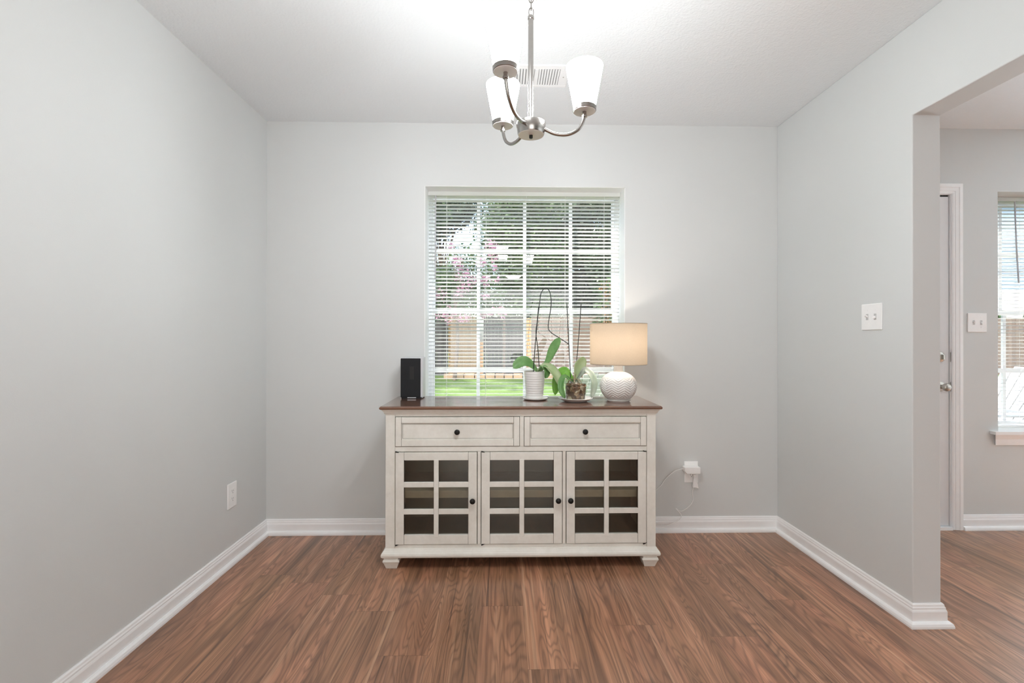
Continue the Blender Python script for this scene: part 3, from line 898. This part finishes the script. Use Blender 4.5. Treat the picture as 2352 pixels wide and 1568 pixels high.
QX, QY = 1.792, -0.270
tag(MB().lathe([(0.0, 0.0), (0.058, 0.0), (0.062, 0.003), (0.080, 0.010), (0.093, 0.019), (0.0915, 0.0205), (0.078, 0.014), (0.060, 0.0075), (0.0, 0.0065)], (QX, QY, ZT), 48).build('plant_saucer', 'ceramic', origin=(QX, QY, ZT)),
    'wide white saucer dish under the clear orchid pot', 'saucer')
t = thing('potted_orchid', (QX, QY, ZT + 0.008), 'straggly orchid with pale leaves in a clear pot of bark chips', 'plant')
MB().lathe([(0.0, 0.008), (0.050, 0.008), (0.0535, 0.012), (0.0625, 0.100), (0.066, 0.101), (0.066, 0.112), (0.0655, 0.113), (0.0622, 0.112), (0.0610, 0.101), (0.052, 0.0135), (0.0, 0.0105)], (QX, QY, ZT), 48).build('pot', 'clearpot', t)['label'] = 'clear plastic pot'
bk = MB()
rnd = random.Random(3)
bk.lathe([(0.0, 0.0125), (0.049, 0.0125), (0.050, 0.02), (0.0565, 0.078), (0.050, 0.083), (0.02, 0.087), (0.0, 0.088)], (QX, QY, ZT), 40)
bk.build('bark_mix', 'bark', t)
ch = MB()
for i in range(46):
    a = rnd.uniform(0, 2 * PI); r = 0.050 * math.sqrt(rnd.random())
    p = Vector((QX + r * math.cos(a), QY + r * math.sin(a), ZT + 0.087 + rnd.uniform(0, 0.006)))
    s_ = rnd.uniform(0.004, 0.010)
    R = Matrix.Rotation(rnd.uniform(0, 6), 3, 'Z') @ Matrix.Rotation(rnd.uniform(-0.6, 0.6), 3, 'X')
    vs = [p + R @ Vector((sx * s_ * 1.4, sy * s_, sz * s_ * 0.35)) for sz in (-1, 1) for sy in (-1, 1) for sx in (-1, 1)]
    ch.add(vs, [(0, 2, 3, 1), (4, 5, 7, 6), (0, 1, 5, 4), (2, 6, 7, 3), (0, 4, 6, 2), (1, 3, 7, 5)])
ch.build('bark_chips', 'bark', t)['kind'] = 'stuff'
leaf(t, [(1.782, -0.262, 0.925), (1.742, -0.245, 0.978), (1.702, -0.236, 0.940), (1.684, -0.232, 0.846)], 0.056, 'leafbright', up_=(-0.5, -1.0, 0.5), fold=0.2, lab='bright green drooping leaf')
leaf(t, [(1.780, -0.27, 0.925), (1.728, -0.295, 0.950), (1.706, -0.330, 0.900), (1.724, -0.345, 0.842)], 0.034, 'leaf', up_=(-0.5, -1.0, 0.4), fold=0.3)
leaf(t, [(1.788, -0.268, 0.925), (1.802, -0.265, 0.990), (1.822, -0.262, 1.022), (1.836, -0.262, 1.058)], 0.060, 'leafpale', up_=(0.3, -1.0, 0.2), fold=0.15, base=0.25, lab='pale yellow green upright leaf')
leaf(t, [(1.792, -0.27, 0.925), (1.842, -0.275, 0.985), (1.884, -0.285, 0.925), (1.870, -0.31, 0.840)], 0.050, 'leafsilver', up_=(0.7, -0.9, 0.5), fold=0.2, lab='silvery pale drooping leaf')
MB().tube(bez([(QX - 0.012, QY, ZT + 0.075), (QX - 0.006, QY, ZT + 0.105), (1.787, -0.267, 0.945), (1.791, -0.264, 0.962)], 5), 0.006, 9, rs=None).build('orchid_crown', 'root', t)
g = MB()
for a in range(7):
    an = a * 0.9
    g.tube(bez([(1.786, -0.267, 0.932), (1.786 + 0.022 * math.cos(an), -0.267 + 0.022 * math.sin(an), 0.938), (1.786 + 0.040 * math.cos(an), -0.267 + 0.040 * math.sin(an), 0.912)], 5), 0.0026, 6)
g.build('aerial_roots', 'root', t)
MB().tube(bez([(1.768, -0.262, 0.905), (1.763, -0.25, 1.031), (1.757, -0.245, 1.15), (1.748, -0.24, 1.346)], 5), 0.0023, 7).build('flower_stem', 'stem', t)
MB().tube(bez([(1.790, -0.266, 0.94), (1.804, -0.255, 1.079), (1.815, -0.25, 1.21), (1.825, -0.25, 1.345)], 5), 0.0023, 7).build('flower_stem', 'stem', t)

# ------------------------------------------------------------------ black tower speaker
t = thing('tower_speaker', (0.883, -0.11, ZT), 'black fronted tower speaker with silver side at the left end of the sideboard', 'speaker')
def rrect(x0, x1, y0, y1, r, n=6):
    out = []
    for cx, cy, a0 in ((x1 - r, y0 + r, -90), (x1 - r, y1 - r, 0), (x0 + r, y1 - r, 90), (x0 + r, y0 + r, 180)):
        for i in range(n + 1):
            a = math.radians(a0 + 90 * i / n)
            out.append((cx + r * math.cos(a), cy + r * math.sin(a)))
    return out
MB().prism(rrect(0.827, 0.946, -0.152, -0.045, 0.012), ZT + 0.004, 1.049, lambda u, v, z: (u, v, z)).build('speaker_body', 'silver', t, bevel=0.003)
MB().box(0.823, 0.9345, -0.1605, -0.1505, ZT + 0.008, 1.044).build('front_grille', 'blackgloss', t, bevel=0.003)['label'] = 'black front face'
MB().box(0.874, 0.898, -0.1615, -0.160, 0.926, 0.998).build('dark_recess', 'black', t)  # flat black sheet drawn in place of the dark recess
MB().prism(rrect(0.826, 0.940, -0.158, -0.050, 0.010), ZT, ZT + 0.009, lambda u, v, z: (u, v, z)).build('speaker_foot', 'blackgloss', t)
MB().box(0.862, 0.910, -0.1612, -0.158, ZT + 0.004, ZT + 0.0085).build('label_strip', 'silver', t)

# ------------------------------------------------------------------ chandelier
HX, HY, HZ = 1.482, -1.369, 1.791
CW, CT, WC, WTp, CR = 1.8844, 2.0255, 0.0705, 0.115, 0.1678
t = thing('chandelier', (HX, HY, H), 'brushed nickel chandelier with three lit white glass shades', 'chandelier')
MB().lathe([(0.0, 0.0), (0.0405, 0.0), (0.0415, 0.002), (0.0465, 0.034), (0.0455, 0.036), (0.0, 0.038)], (HX, HY, HZ), 48).build('hub', 'nickel', t)
MB().lathe([(0.0, -0.0012), (0.0395, -0.0012), (0.0403, 0.0002), (0.0, 0.0004)], (HX, HY, HZ), 48).build('hub_glare', 'plate_glare', t)  # disc carries the painted glare under the hub
MB().lathe([(0.0, -0.012), (0.004, -0.0115), (0.0056, -0.009), (0.0056, -0.001), (0.0, -0.001)], (HX, HY, HZ), 20).build('finial', 'bronze', t)
MB().lathe([(0.0, HZ + 0.037), (0.0105, HZ + 0.037), (0.0088, HZ + 0.042), (0.0083, HZ + 0.30), (0.0083, 2.150), (0.010, 2.152), (0.010, 2.160), (0.006, 2.164), (0.0, 2.166)], (HX - 0.001, HY, 0), 24).build('stem', 'nickel', t)
lp = MB()
zc = 2.160
i = 0
while zc < H - 0.035:
    a = 0 if i % 2 == 0 else 1
    ring = []
    for q in range(13):
        an = 2 * PI * q / 12
        u = 0.0075 * math.cos(an); v = 0.015 * math.sin(an) + 0.013
        ring.append((HX + (u if a == 0 else 0), HY + (0 if a == 0 else u), zc + v))
    lp.tube(ring, 0.0014, 6, cap=False)
    zc += 0.0225
    i += 1
lp.build('chain', 'nickel', t)
MB().tube(bez([(HX - 0.002, HY, 2.15), (HX - 0.012, HY + 0.006, 2.135), (HX - 0.010, HY + 0.012, 2.165), (HX + 0.012, HY - 0.006, 2.195), (HX + 0.018, HY, 2.225), (HX + 0.006, HY + 0.008, 2.26), (HX - 0.010, HY, 2.31), (HX + 0.008, HY, 2.36), (HX + 0.002, HY, 2.42)], 6), 0.0017, 6).build('power_wire', 'cord', t)
MB().lathe([(0.0, 2.412), (0.012, 2.412), (0.045, 2.420), (0.062, 2.432), (0.063, H), (0.0, H)], (HX, HY, 0), 40).build('canopy', 'nickel', t)
for ang, dz in ((0.024, -0.016), (0.024 - 2 * PI / 3, 0.020), (0.024 + 2 * PI / 3, -0.002)):
    ca, sa = math.cos(ang), math.sin(ang)
    ax, ay = HX + CR * ca, HY + CR * sa
    zcap = CW + dz
    def P(r, z): return (HX + r * ca, HY + r * sa, z)
    arm = MB().tube(bez([P(0.040, HZ + 0.020), P(0.075, HZ + 0.010 + dz * 0.3), P(0.115, HZ + 0.012 + dz * 0.5), P(0.148, HZ + 0.033 + dz * 0.8), P(0.164, HZ + 0.064 + dz), P(CR, zcap - 0.004), P(CR, zcap + 0.002)], 8), 0.0056, 12)
    ao = arm.build('arm', 'nickel', t)
    MB().lathe([(0.0056, zcap - 0.020), (0.0085, zcap - 0.019), (0.0085, zcap - 0.013), (0.0062, zcap - 0.011), (0.0062, zcap), ], (ax, ay, 0), 16).build('collar', 'nickel', ao)
    MB().lathe([(0.0, zcap), (0.0345, zcap), (0.036, zcap + 0.001), (0.037, zcap + 0.013), (0.036, zcap + 0.014), (0.0, zcap + 0.012)], (ax, ay, 0), 40).build('shade_holder', 'nickel', t)
    MB().lathe([(0.0, zcap - 0.0012), (0.0340, zcap - 0.0012), (0.0346, zcap + 0.0003), (0.0, zcap + 0.0004)], (ax, ay, 0), 40).build('holder_glare', 'plate_glare', t)  # painted glare under each shade holder
    hh = CT - CW
    sh_ = MB().lathe([(0.0342, zcap + 0.0145), (0.0575, zcap + hh - 0.004), (0.0572, zcap + hh), (0.0555, zcap + hh), (0.0545, zcap + hh - 0.006), (0.0315, zcap + 0.0165)], (ax, ay, 0), 48, closed=True)
    so = sh_.build('glass_shade', 'opal', t)
    so.data.materials.append(M['ceramic'])
    for p_ in so.data.polygons:        # inner wall: plain white glass lit by the bulb
        c_ = p_.center
        rad = Vector((c_.x - (ax - HX), c_.y - (ay - HY)))
        if rad.x * p_.normal.x + rad.y * p_.normal.y < 0:
            p_.material_index = 1
    MB().lathe([(0.0, zcap + 0.03), (0.011, zcap + 0.03), (0.013, zcap + 0.05), (0.024, zcap + 0.080), (0.025, zcap + 0.092), (0.019, zcap + 0.108), (0.0, zcap + 0.115)], (ax, ay, 0), 20).build('light_bulb', 'bulb', t)

# ceiling dome light of the living area (seen only as a reflection in the window)
t = thing('ceiling_light', (1.62, -6.4, H), 'round lit dome light on the ceiling behind the viewpoint', 'ceiling light')
MB().lathe([(0.0, 2.355), (0.06, 2.360), (0.115, 2.378), (0.15, 2.405), (0.16, 2.42)], (1.62, -6.4, 0), 40).build('glass_dome', 'dome', t)
MB().lathe([(0.0, 2.42), (0.17, 2.42), (0.172, H), (0.0, H)], (1.62, -6.4, 0), 40).build('light_base', 'nickel', t)

# ceiling vent register
t = thing('ceiling_vent', (1.56, -0.52, H), 'white slotted air vent on the ceiling behind the chandelier', 'vent')
V0, V1, VY0, VY1 = 1.405, 1.715, -0.625, -0.43
b = MB()
b.box(V0, V1, VY0, VY0 + 0.032, H - 0.006, H); b.box(V0, V1, VY1 - 0.020, VY1, H - 0.006, H)
b.box(V0, V0 + 0.032, VY0 + 0.032, VY1 - 0.020, H - 0.006, H); b.box(V1 - 0.045, V1, VY0 + 0.032, VY1 - 0.020, H - 0.006, H)
b.box(1.548, 1.568, VY0 + 0.032, VY1 - 0.020, H - 0.006, H)
b.build('vent_frame', 'trim', t, bevel=0.003)
b = MB()
for (a, c_) in ((V0 + 0.032, 1.548), (1.568, V1 - 0.045)):
    n = 8
    for i in range(n):
        x = a + (i + 0.5) * (c_ - a) / n
        b.hexa([(x - 0.0050, VY0 + 0.032, H - 0.006), (x + 0.0034, VY0 + 0.032, H - 0.006), (x + 0.0034, VY1 - 0.020, H - 0.006), (x - 0.0050, VY1 - 0.020, H - 0.006)],
               [(x - 0.0034, VY0 + 0.032, H - 0.001), (x + 0.0050, VY0 + 0.032, H - 0.001), (x + 0.0050, VY1 - 0.020, H - 0.001), (x - 0.0034, VY1 - 0.020, H - 0.001)])
b.build('vent_louvres', 'trim', t)
MB().box(V0 + 0.03, V1 - 0.04, VY0 + 0.03, VY1 - 0.018, H - 0.0012, H - 0.0002).build('vent_throat', 'opening_shade', t)
MB().lathe([(0.0, -0.0078), (0.003, -0.0075), (0.0035, -0.006), (0.0, -0.006)], (1.690, -0.528, H), 12).build('screw', 'satin', t)

# ------------------------------------------------------------------ electrical plates
def plate(name, loc, nrm, wd, ht, label, cat, kind, group=None):
    """nrm: direction the plate faces; local u runs along the wall"""
    t = thing(name, loc, label, cat, group)
    n = Vector(nrm); u = Vector((-n.y, n.x, 0)); z = Vector((0, 0, 1)); o = Vector(loc)
    def B(mb, u0, u1, z0, z1, d0, d1):
        ps = [o + u * a + z * c_ + n * d for d in (d0, d1) for c_ in (z0, z1) for a in (u0, u1)]
        mb.add(ps, [(0, 2, 3, 1), (4, 5, 7, 6), (0, 1, 5, 4), (2, 6, 7, 3), (0, 4, 6, 2), (1, 3, 7, 5)])
        return mb
    B(MB(), -wd / 2, wd / 2, -ht / 2, ht / 2, 0, 0.006).build('cover_plate', 'plastic', t, bevel=0.003)
    if kind == 'toggle':
        for k_, s_ in ((-0.023, 1), (0.023, -1)):
            B(MB(), k_ - 0.0065, k_ + 0.0065, -0.0135, 0.0135, 0.0055, 0.0068).build('switch_slot', 'slot', t)
            g = MB()
            q = [o + u * (k_ + a) + z * (c_ * s_) + n * d for (d, a, c_) in ((0.006, -0.005, -0.004), (0.006, 0.005, -0.004), (0.006, 0.005, 0.006), (0.006, -0.005, 0.006), (0.017, -0.004, 0.004), (0.017, 0.004, 0.004), (0.017, 0.004, 0.011), (0.017, -0.004, 0.011))]
            g.hexa(q[:4], q[4:]); g.build('switch_toggle', 'plastic', t, bevel=0.001)
            for zz in (-0.030, 0.030):
                B(MB(), k_ - 0.0028, k_ + 0.0028, zz - 0.0028, zz + 0.0028, 0.006, 0.0068).build('screw', 'plastic', t)
    else:
        for zz in (-0.0195, 0.0195):
            g = B(MB(), -0.017, 0.017, zz - 0.0145, zz + 0.0145, 0.006, 0.0075)
            so = g.build('socket', 'plastic', t, bevel=0.002)
            h = MB()
            B(h, -0.0080, -0.0055, zz - 0.001, zz + 0.008, 0.0072, 0.0079); B(h, 0.0055, 0.0080, zz - 0.001, zz + 0.006, 0.0072, 0.0079); B(h, -0.0022, 0.0022, zz - 0.0095, zz - 0.005, 0.0072, 0.0079)
            h.build('socket_slots', 'opening_shade', so)
        B(MB(), -0.003, 0.003, -0.003, 0.003, 0.006, 0.0074).build('screw', 'plastic', t)
    return t
M['slot'] = plain('switch_slot_plastic', (0.55, 0.55, 0.55, 1), 0.5)
plate('light_switch', (W, -0.742, 1.256), (-1, 0, 0), 0.118, 0.118, 'white double light switch on the right wall beside the opening', 'light switch', 'toggle')
plate('light_switch', (4.287, 0, 1.257), (0, -1, 0), 0.118, 0.116, 'white double light switch between the back door and far window', 'light switch', 'toggle')
plate('wall_outlet', (0, -0.362, 0.349), (1, 0, 0), 0.082, 0.128, 'empty white power outlet low on the left wall', 'outlet', 'outlet')
plate('wall_outlet', (2.5305, 0, 0.356), (0, -1, 0), 0.084, 0.128, 'white power outlet with adapter plugged in right of the sideboard', 'outlet', 'outlet')
# plugged-in adapter and its cable
t = thing('power_adapter', (2.53, -0.01, 0.385), 'boxy white power adapter in the upper socket right of the sideboard', 'adapter')
MB().prism([(2.478, 0.366), (2.487, 0.356), (2.566, 0.356), (2.569, 0.360), (2.569, 0.392), (2.566, 0.396), (2.478, 0.396), (2.474, 0.392), (2.474, 0.372)], -0.050, -0.0075, lambda u, v, y: (u, y, v)).build('adapter_body', 'plastic', t, bevel=0.003)
MB().tube(bez([(2.478, -0.030, 0.382), (2.464, -0.030, 0.381), (2.424, -0.022, 0.366), (2.373, -0.014, 0.318), (2.347, -0.012, 0.280), (2.316, -0.012, 0.252), (2.269, -0.014, 0.215), (2.20, -0.016, 0.17)], 8), 0.0022, 8).build('adapter_cable', 'cord', t)
t = thing('plug_cord', (2.54, -0.01, 0.29), 'white tagged plug with thin cord looping down to the baseboard', 'cord')
MB().prism([(2.541, 0.338), (2.551, 0.338), (2.554, 0.324), (2.562, 0.292), (2.568, 0.262), (2.552, 0.268), (2.532, 0.270), (2.536, 0.300), (2.540, 0.324)], -0.026, -0.012, lambda u, v, y: (u, y, v)).build('plug', 'plastic', t, bevel=0.002)
MB().box(2.537, 2.555, -0.024, -0.0075, 0.325, 0.345).build('plug_blade_housing', 'plastic', t, bevel=0.003)
MB().tube(bez([(2.538, -0.018, 0.272), (2.534, -0.012, 0.236), (2.539, -0.010, 0.189), (2.520, -0.010, 0.156), (2.489, -0.010, 0.132), (2.464, -0.012, 0.124), (2.444, -0.022, 0.136), (2.430, -0.026, 0.146), (2.434, -0.028, 0.140), (2.451, -0.030, 0.121), (2.459, -0.034, 0.103), (2.446, -0.034, 0.082), (2.415, -0.036, 0.064), (2.381, -0.038, 0.050), (2.342, -0.038, 0.049), (2.29, -0.038, 0.057), (2.21, -0.03, 0.07)], 8), 0.0020, 8).build('cord', 'cord', t)

# ------------------------------------------------------------------ outdoors
GZ = -0.25
structure(MB().box(-14, 40, WT, 45, GZ - 0.3, GZ).build('ground', 'grass', fix=True), 'sunny green lawn outside the window', 'lawn')

FY = 15.0
def fence_run(x0, x1, mat, label, ztop=1.95):
    t = thing('wooden_fence', ((x0 + x1) / 2, FY, GZ), label, 'fence', group='board fence panels at the end of the lawn')
    g = MB()
    x = x0
    rr = random.Random(int(x0 * 100))
    while x < x1 - 0.01:
        xe = min(x + 0.142, x1)
        z = ztop + rr.uniform(-0.015, 0.015)
        g.box(x + 0.003, xe - 0.003, FY, FY + 0.018, GZ + 0.04, z)
        x += 0.142
    g.build('fence_boards', mat, t)
    for z in (0.05, 0.85, 1.6):
        MB().box(x0, x1, FY + 0.019, FY + 0.06, z, z + 0.09).build('fence_rail', mat, t)
    return t
fence_run(-8.0, -0.62, 'fence_grey', 'weathered grey fence panel at the far left of the lawn')
fence_run(-0.61, 0.50, 'fence_tan', 'new tan board fence panel left of the orange post')
fence_run(0.70, 2.28, 'fence_grey', 'dark weathered fence panel in the middle of the lawn end')
fence_run(2.50, 9.0, 'fence_brown', 'grey brown fence panel right of the tall tan post')
fence_run(9.1, 27.0, 'fence_brown', 'grey brown fence panel seen through the window by the door')
tag(MB().box(0.51, 0.69, FY - 0.06, FY + 0.08, GZ, 1.05).build('fence_post', 'post', origin=(0.6, FY, GZ), bevel=0.01), 'short orange wooden post beside the tan fence panel', 'post')
tag(MB().box(2.30, 2.48, FY - 0.06, FY + 0.08, GZ, 1.90).build('fence_post', 'post', origin=(2.4, FY, GZ), bevel=0.01), 'tall tan wooden post right of the dark fence panel', 'post')
tag(MB().box(1.42, 1.52, FY - 0.08, FY - 0.01, GZ, 1.80).build('fence_post', 'fence_brown', origin=(1.47, FY, GZ), bevel=0.01), 'weathered post in front of the dark fence panel', 'post')
rr = random.Random(5)
t = thing('garden_edging', (1.6, 13.6, GZ), 'low tan timber edging with dark joints at the lawn end', 'edging')
x = -0.6
while x < 4.5:
    l_ = rr.choice([0.28, 0.30, 0.34])
    MB().box(x, x + l_, 13.5, 13.7, GZ, GZ + 0.17 + rr.uniform(0, 0.03)).build('edging_block', 'edging', t, bevel=0.01)
    x += l_ + 0.03
tag(MB().box(-0.6, 4.8, 13.72, 14.9, GZ, GZ + 0.09).build('planting_bed', 'soil', origin=(2.4, 14.3, GZ)), 'dark soil bed between the edging and the fence', 'flower bed')

def leaves(mb, cx, cy, cz, rx, ry, rz, n, size, rnd, shell=0.25):
    for _ in range(n):
        while True:
            a = Vector((rnd.uniform(-1, 1), rnd.uniform(-1, 1), rnd.uniform(-1, 1)))
            if shell < a.length < 1: break
        p = Vector((cx + a.x * rx, cy + a.y * ry, cz + a.z * rz))
        d = Vector((rnd.uniform(-1, 1), rnd.uniform(-1, 1), rnd.uniform(-1, 0.4))).normalized()
        s_ = d.cross(Vector((rnd.uniform(-1, 1), rnd.uniform(-1, 1), rnd.uniform(-1, 1)))).normalized()
        L = size * rnd.uniform(0.7, 1.3)
        k_ = L * 0.26
        mb.add([p, p + d * L * 0.45 + s_ * k_, p + d * L, p + d * L * 0.45 - s_ * k_], [(0, 1, 2, 3)])

def tree(name, x, y, h, clusters, mat, label, seed, leaf_size=0.2, per=900, blossoms=None, tr=0.12, group='trees beyond the fence', cat='tree'):
    rnd = random.Random(seed)
    t = thing(name, (x, y, GZ), label, cat, group)
    g = MB()
    g.tube(bez([(x, y, GZ), (x + 0.1, y, h * 0.3), (x - 0.05, y + 0.05, h * 0.65), (x, y, h * 0.9)], 5), tr, 9, rs=[tr * (1 - 0.8 * i / 15) for i in range(16)])
    for (cx, cy, cz, r) in clusters:
        zb = h * rnd.uniform(0.25, 0.6)
        g.tube(bez([(x, y, zb), ((x + x + cx) / 2, y + cy / 2, (zb + cz) / 2 + 0.1), (x + cx, y + cy, cz)], 5), tr * 0.3, 6)
    g.build('trunk', 'trunk', t)
    g = MB(); bl = MB()
    for (cx, cy, cz, r) in clusters:
        leaves(g, x + cx, y + cy, cz, r, r * 0.8, r * 0.8, int(per * r * r), leaf_size, rnd)
    g.build('foliage', mat, t, fix=False)
    if blossoms:
        bmat, spots = blossoms
        for (cx, cy, cz, r) in spots:
            leaves(bl, x + cx, y + cy, cz, r, r * 0.7, r * 1.1, int(420 * r), 0.075, rnd, 0.0)
        bl.build('blossoms', bmat, t, fix=False)
    return t

def clus(seed, n, w_, z0, z1, dy, r0=0.9, r1=1.5):
    rnd = random.Random(seed)
    return [(rnd.uniform(-w_, w_), rnd.uniform(-dy, dy), rnd.uniform(z0, z1), rnd.uniform(r0, r1)) for _ in range(n)]
rb = random.Random(77)
spots = [(rb.uniform(-1.1, 1.6), -0.45, rb.uniform(1.7, 4.3), rb.uniform(0.10, 0.2)) for _ in range(34)] + [(-0.5, -0.4, 2.6, 0.32), (0.3, -0.5, 3.2, 0.3), (1.3, -0.4, 3.9, 0.25), (-0.1, -0.5, 1.9, 0.3)]
tree('flowering_tree', -0.2, 13.2, 4.4, [(-0.7, 0, 2.9, 0.8), (0.3, 0.1, 3.2, 0.8), (1.0, 0, 2.7, 0.7), (0.3, 0.2, 3.9, 0.6), (0.6, -0.2, 2.3, 0.6), (-0.6, 0, 2.2, 0.6)], 'foliage', 'flowering tree with pink blossoms in front of the tan fence', 11, 0.12, 1250,
     ('blossom', spots), 0.07, None)
tree('leafy_tree', 2.35, 17.0, 7.0, clus(21, 20, 1.0, 2.2, 6.8, 0.45, 0.9, 1.3), 'foliage', 'bushy green tree beyond the dark fence panel', 22, 0.15, 1288)
tree('leafy_tree', 6.9, 17.0, 7.5, clus(31, 22, 1.0, 2.2, 7.4, 0.45, 0.9, 1.3), 'foliage_dark', 'dark dense tree beyond the grey brown fence panel', 32, 0.15, 1380)
tree('leafy_tree', -2.2, 17.0, 8.0, clus(41, 6, 0.8, 6.2, 7.6, 0.45, 0.9, 1.25) + clus(43, 9, 0.9, 1.8, 3.6, 0.45, 0.9, 1.2), 'foliage', 'tall green tree behind the pink flowering tree', 42, 0.16, 1058)
tree('leafy_tree', 4.5, 20.6, 9.0, clus(51, 26, 1.1, 2.4, 8.8, 0.45, 0.95, 1.4), 'foliage_dark', 'tall dark tree in the back row above the fence', 52, 0.20, 1104)
tree('leafy_tree', 9.4, 20.6, 9.0, clus(55, 22, 1.1, 2.4, 8.8, 0.45, 0.95, 1.4), 'foliage_dark', 'dark back row tree at the right behind the dense one', 56, 0.20, 1104)
tree('leafy_tree', -1.6, 20.6, 9.0, clus(61, 10, 1.1, 2.0, 4.6, 0.45, 0.9, 1.3) + clus(62, 11, 1.1, 6.9, 9.0, 0.45, 0.9, 1.3) + clus(63, 3, 1.0, 5.2, 6.4, 0.3, 0.5, 0.8), 'foliage_dark', 'dark tree at the far left with sky showing through', 62, 0.19, 690)
tree('rust_shrub', 5.15, 14.3, 3.6, [(0, 0, 3.0, 0.45), (0.1, 0, 2.3, 0.5), (-0.05, 0, 1.7, 0.45)], 'foliage', 'slim shrub with rust coloured tips at the right of the lawn', 72, 0.16, 800, ('rust', [(0, -0.3, 2.9, 0.3), (0.1, -0.3, 2.2, 0.35), (0, -0.3, 1.6, 0.3)]), 0.05, None, 'shrub')
tree('leafy_tree', 22.5, 18.2, 3.2, clus(81, 26, 6.5, 1.2, 2.1, 0.5, 0.5, 0.8), 'foliage', 'low row of greenery beyond the fence in the far window', 82, 0.19, 690)

def adirondack(x, y, rz, label, z=GZ):
    t = thing('garden_chair', (0, 0, 0), label, 'chair', 'white garden chairs on the lawn')
    # the chair faces -y in its own space
    g = MB()
    for i in range(7):
        a = (i - 3) / 3.0
        xb, xt = a * 0.20, a * 0.30
        top = 0.98 - 0.13 * a * a
        g.hexa([(xb - 0.028, 0.22, 0.22), (xb + 0.028, 0.22, 0.22), (xb + 0.028, 0.24, 0.22), (xb - 0.028, 0.24, 0.22)],
               [(xt - 0.044, 0.22 + (top - 0.22) * 0.60, top), (xt + 0.044, 0.22 + (top - 0.22) * 0.60, top), (xt + 0.044, 0.24 + (top - 0.22) * 0.60, top), (xt - 0.044, 0.24 + (top - 0.22) * 0.60, top)])
    g.box(-0.30, 0.30, 0.415, 0.44, 0.50, 0.57)
    bk_ = g.build('backrest', 'chairpaint', t)
    g = MB()
    for i in range(6):
        yy = -0.33 + i * 0.095
        zs_ = 0.38 - (yy + 0.33) * 0.28
        g.box(-0.27, 0.27, yy, yy + 0.085, zs_, zs_ + 0.02)
    g.build('seat', 'chairpaint', t)
    for s_ in (-1, 1):
        MB().box(s_ * 0.37 - 0.07, s_ * 0.37 + 0.07, -0.38, 0.40, 0.56, 0.585).build('armrest', 'chairpaint', t, bevel=0.008)
        MB().box(s_ * 0.31 - 0.014, s_ * 0.31 + 0.014, -0.36, -0.25, 0.0, 0.56).build('leg', 'chairpaint', t)
        MB().hexa([(s_ * 0.285 - 0.014, 0.50, 0.0), (s_ * 0.285 + 0.014, 0.50, 0.0), (s_ * 0.285 + 0.014, 0.64, 0.0), (s_ * 0.285 - 0.014, 0.64, 0.0)],
                  [(s_ * 0.285 - 0.014, -0.36, 0.36), (s_ * 0.285 + 0.014, -0.36, 0.36), (s_ * 0.285 + 0.014, -0.30, 0.38), (s_ * 0.285 - 0.014, -0.30, 0.38)]).build('leg', 'chairpaint', t)
        MB().box(s_ * 0.33 - 0.014, s_ * 0.33 + 0.014, 0.33, 0.40, 0.0, 0.56).build('leg', 'chairpaint', t)
    t.location = (x, y, z)
    t.rotation_euler = (0, 0, rz)
    return t
# neighbouring house seen in the far window
t = thing('neighbour_house', (26.0, 21.0, GZ), 'pale blue sided house beyond the fence in the far window', 'house')
g = MB()
for i in range(44):
    z = GZ + i * 0.19
    g.hexa([(20.5, 20.970, z), (34.0, 20.970, z), (34.0, 28, z), (20.5, 28, z)], [(20.5, 21.0, z + 0.19), (34.0, 21.0, z + 0.19), (34.0, 28, z + 0.19), (20.5, 28, z + 0.19)])
g.build('siding', 'siding', t)
MB().box(20.4, 34.1, 20.90, 20.968, GZ, 3.65).build('grey_ground_storey', 'greywall', t)
MB().hexa([(20.0, 20.5, 8.1), (34.5, 20.5, 8.1), (34.5, 28.5, 8.1), (20.0, 28.5, 8.1)], [(20.0, 24.4, 11), (34.5, 24.4, 11), (34.5, 24.6, 11), (20.0, 24.6, 11)]).build('roof', 'roof', t)
adirondack(2.42, 3.7, math.radians(190), 'white slatted garden chair outside the window behind the clear orchid pot')
structure(MB().box(4.5, 12.0, WT + 0.01, 3.4, GZ, -0.08).build('patio', 'concrete'), 'pale concrete patio slab outside the back door', 'patio')
adirondack(5.76, 1.62, math.radians(-92), 'white slatted garden chair outside the window beside the back door', -0.08)
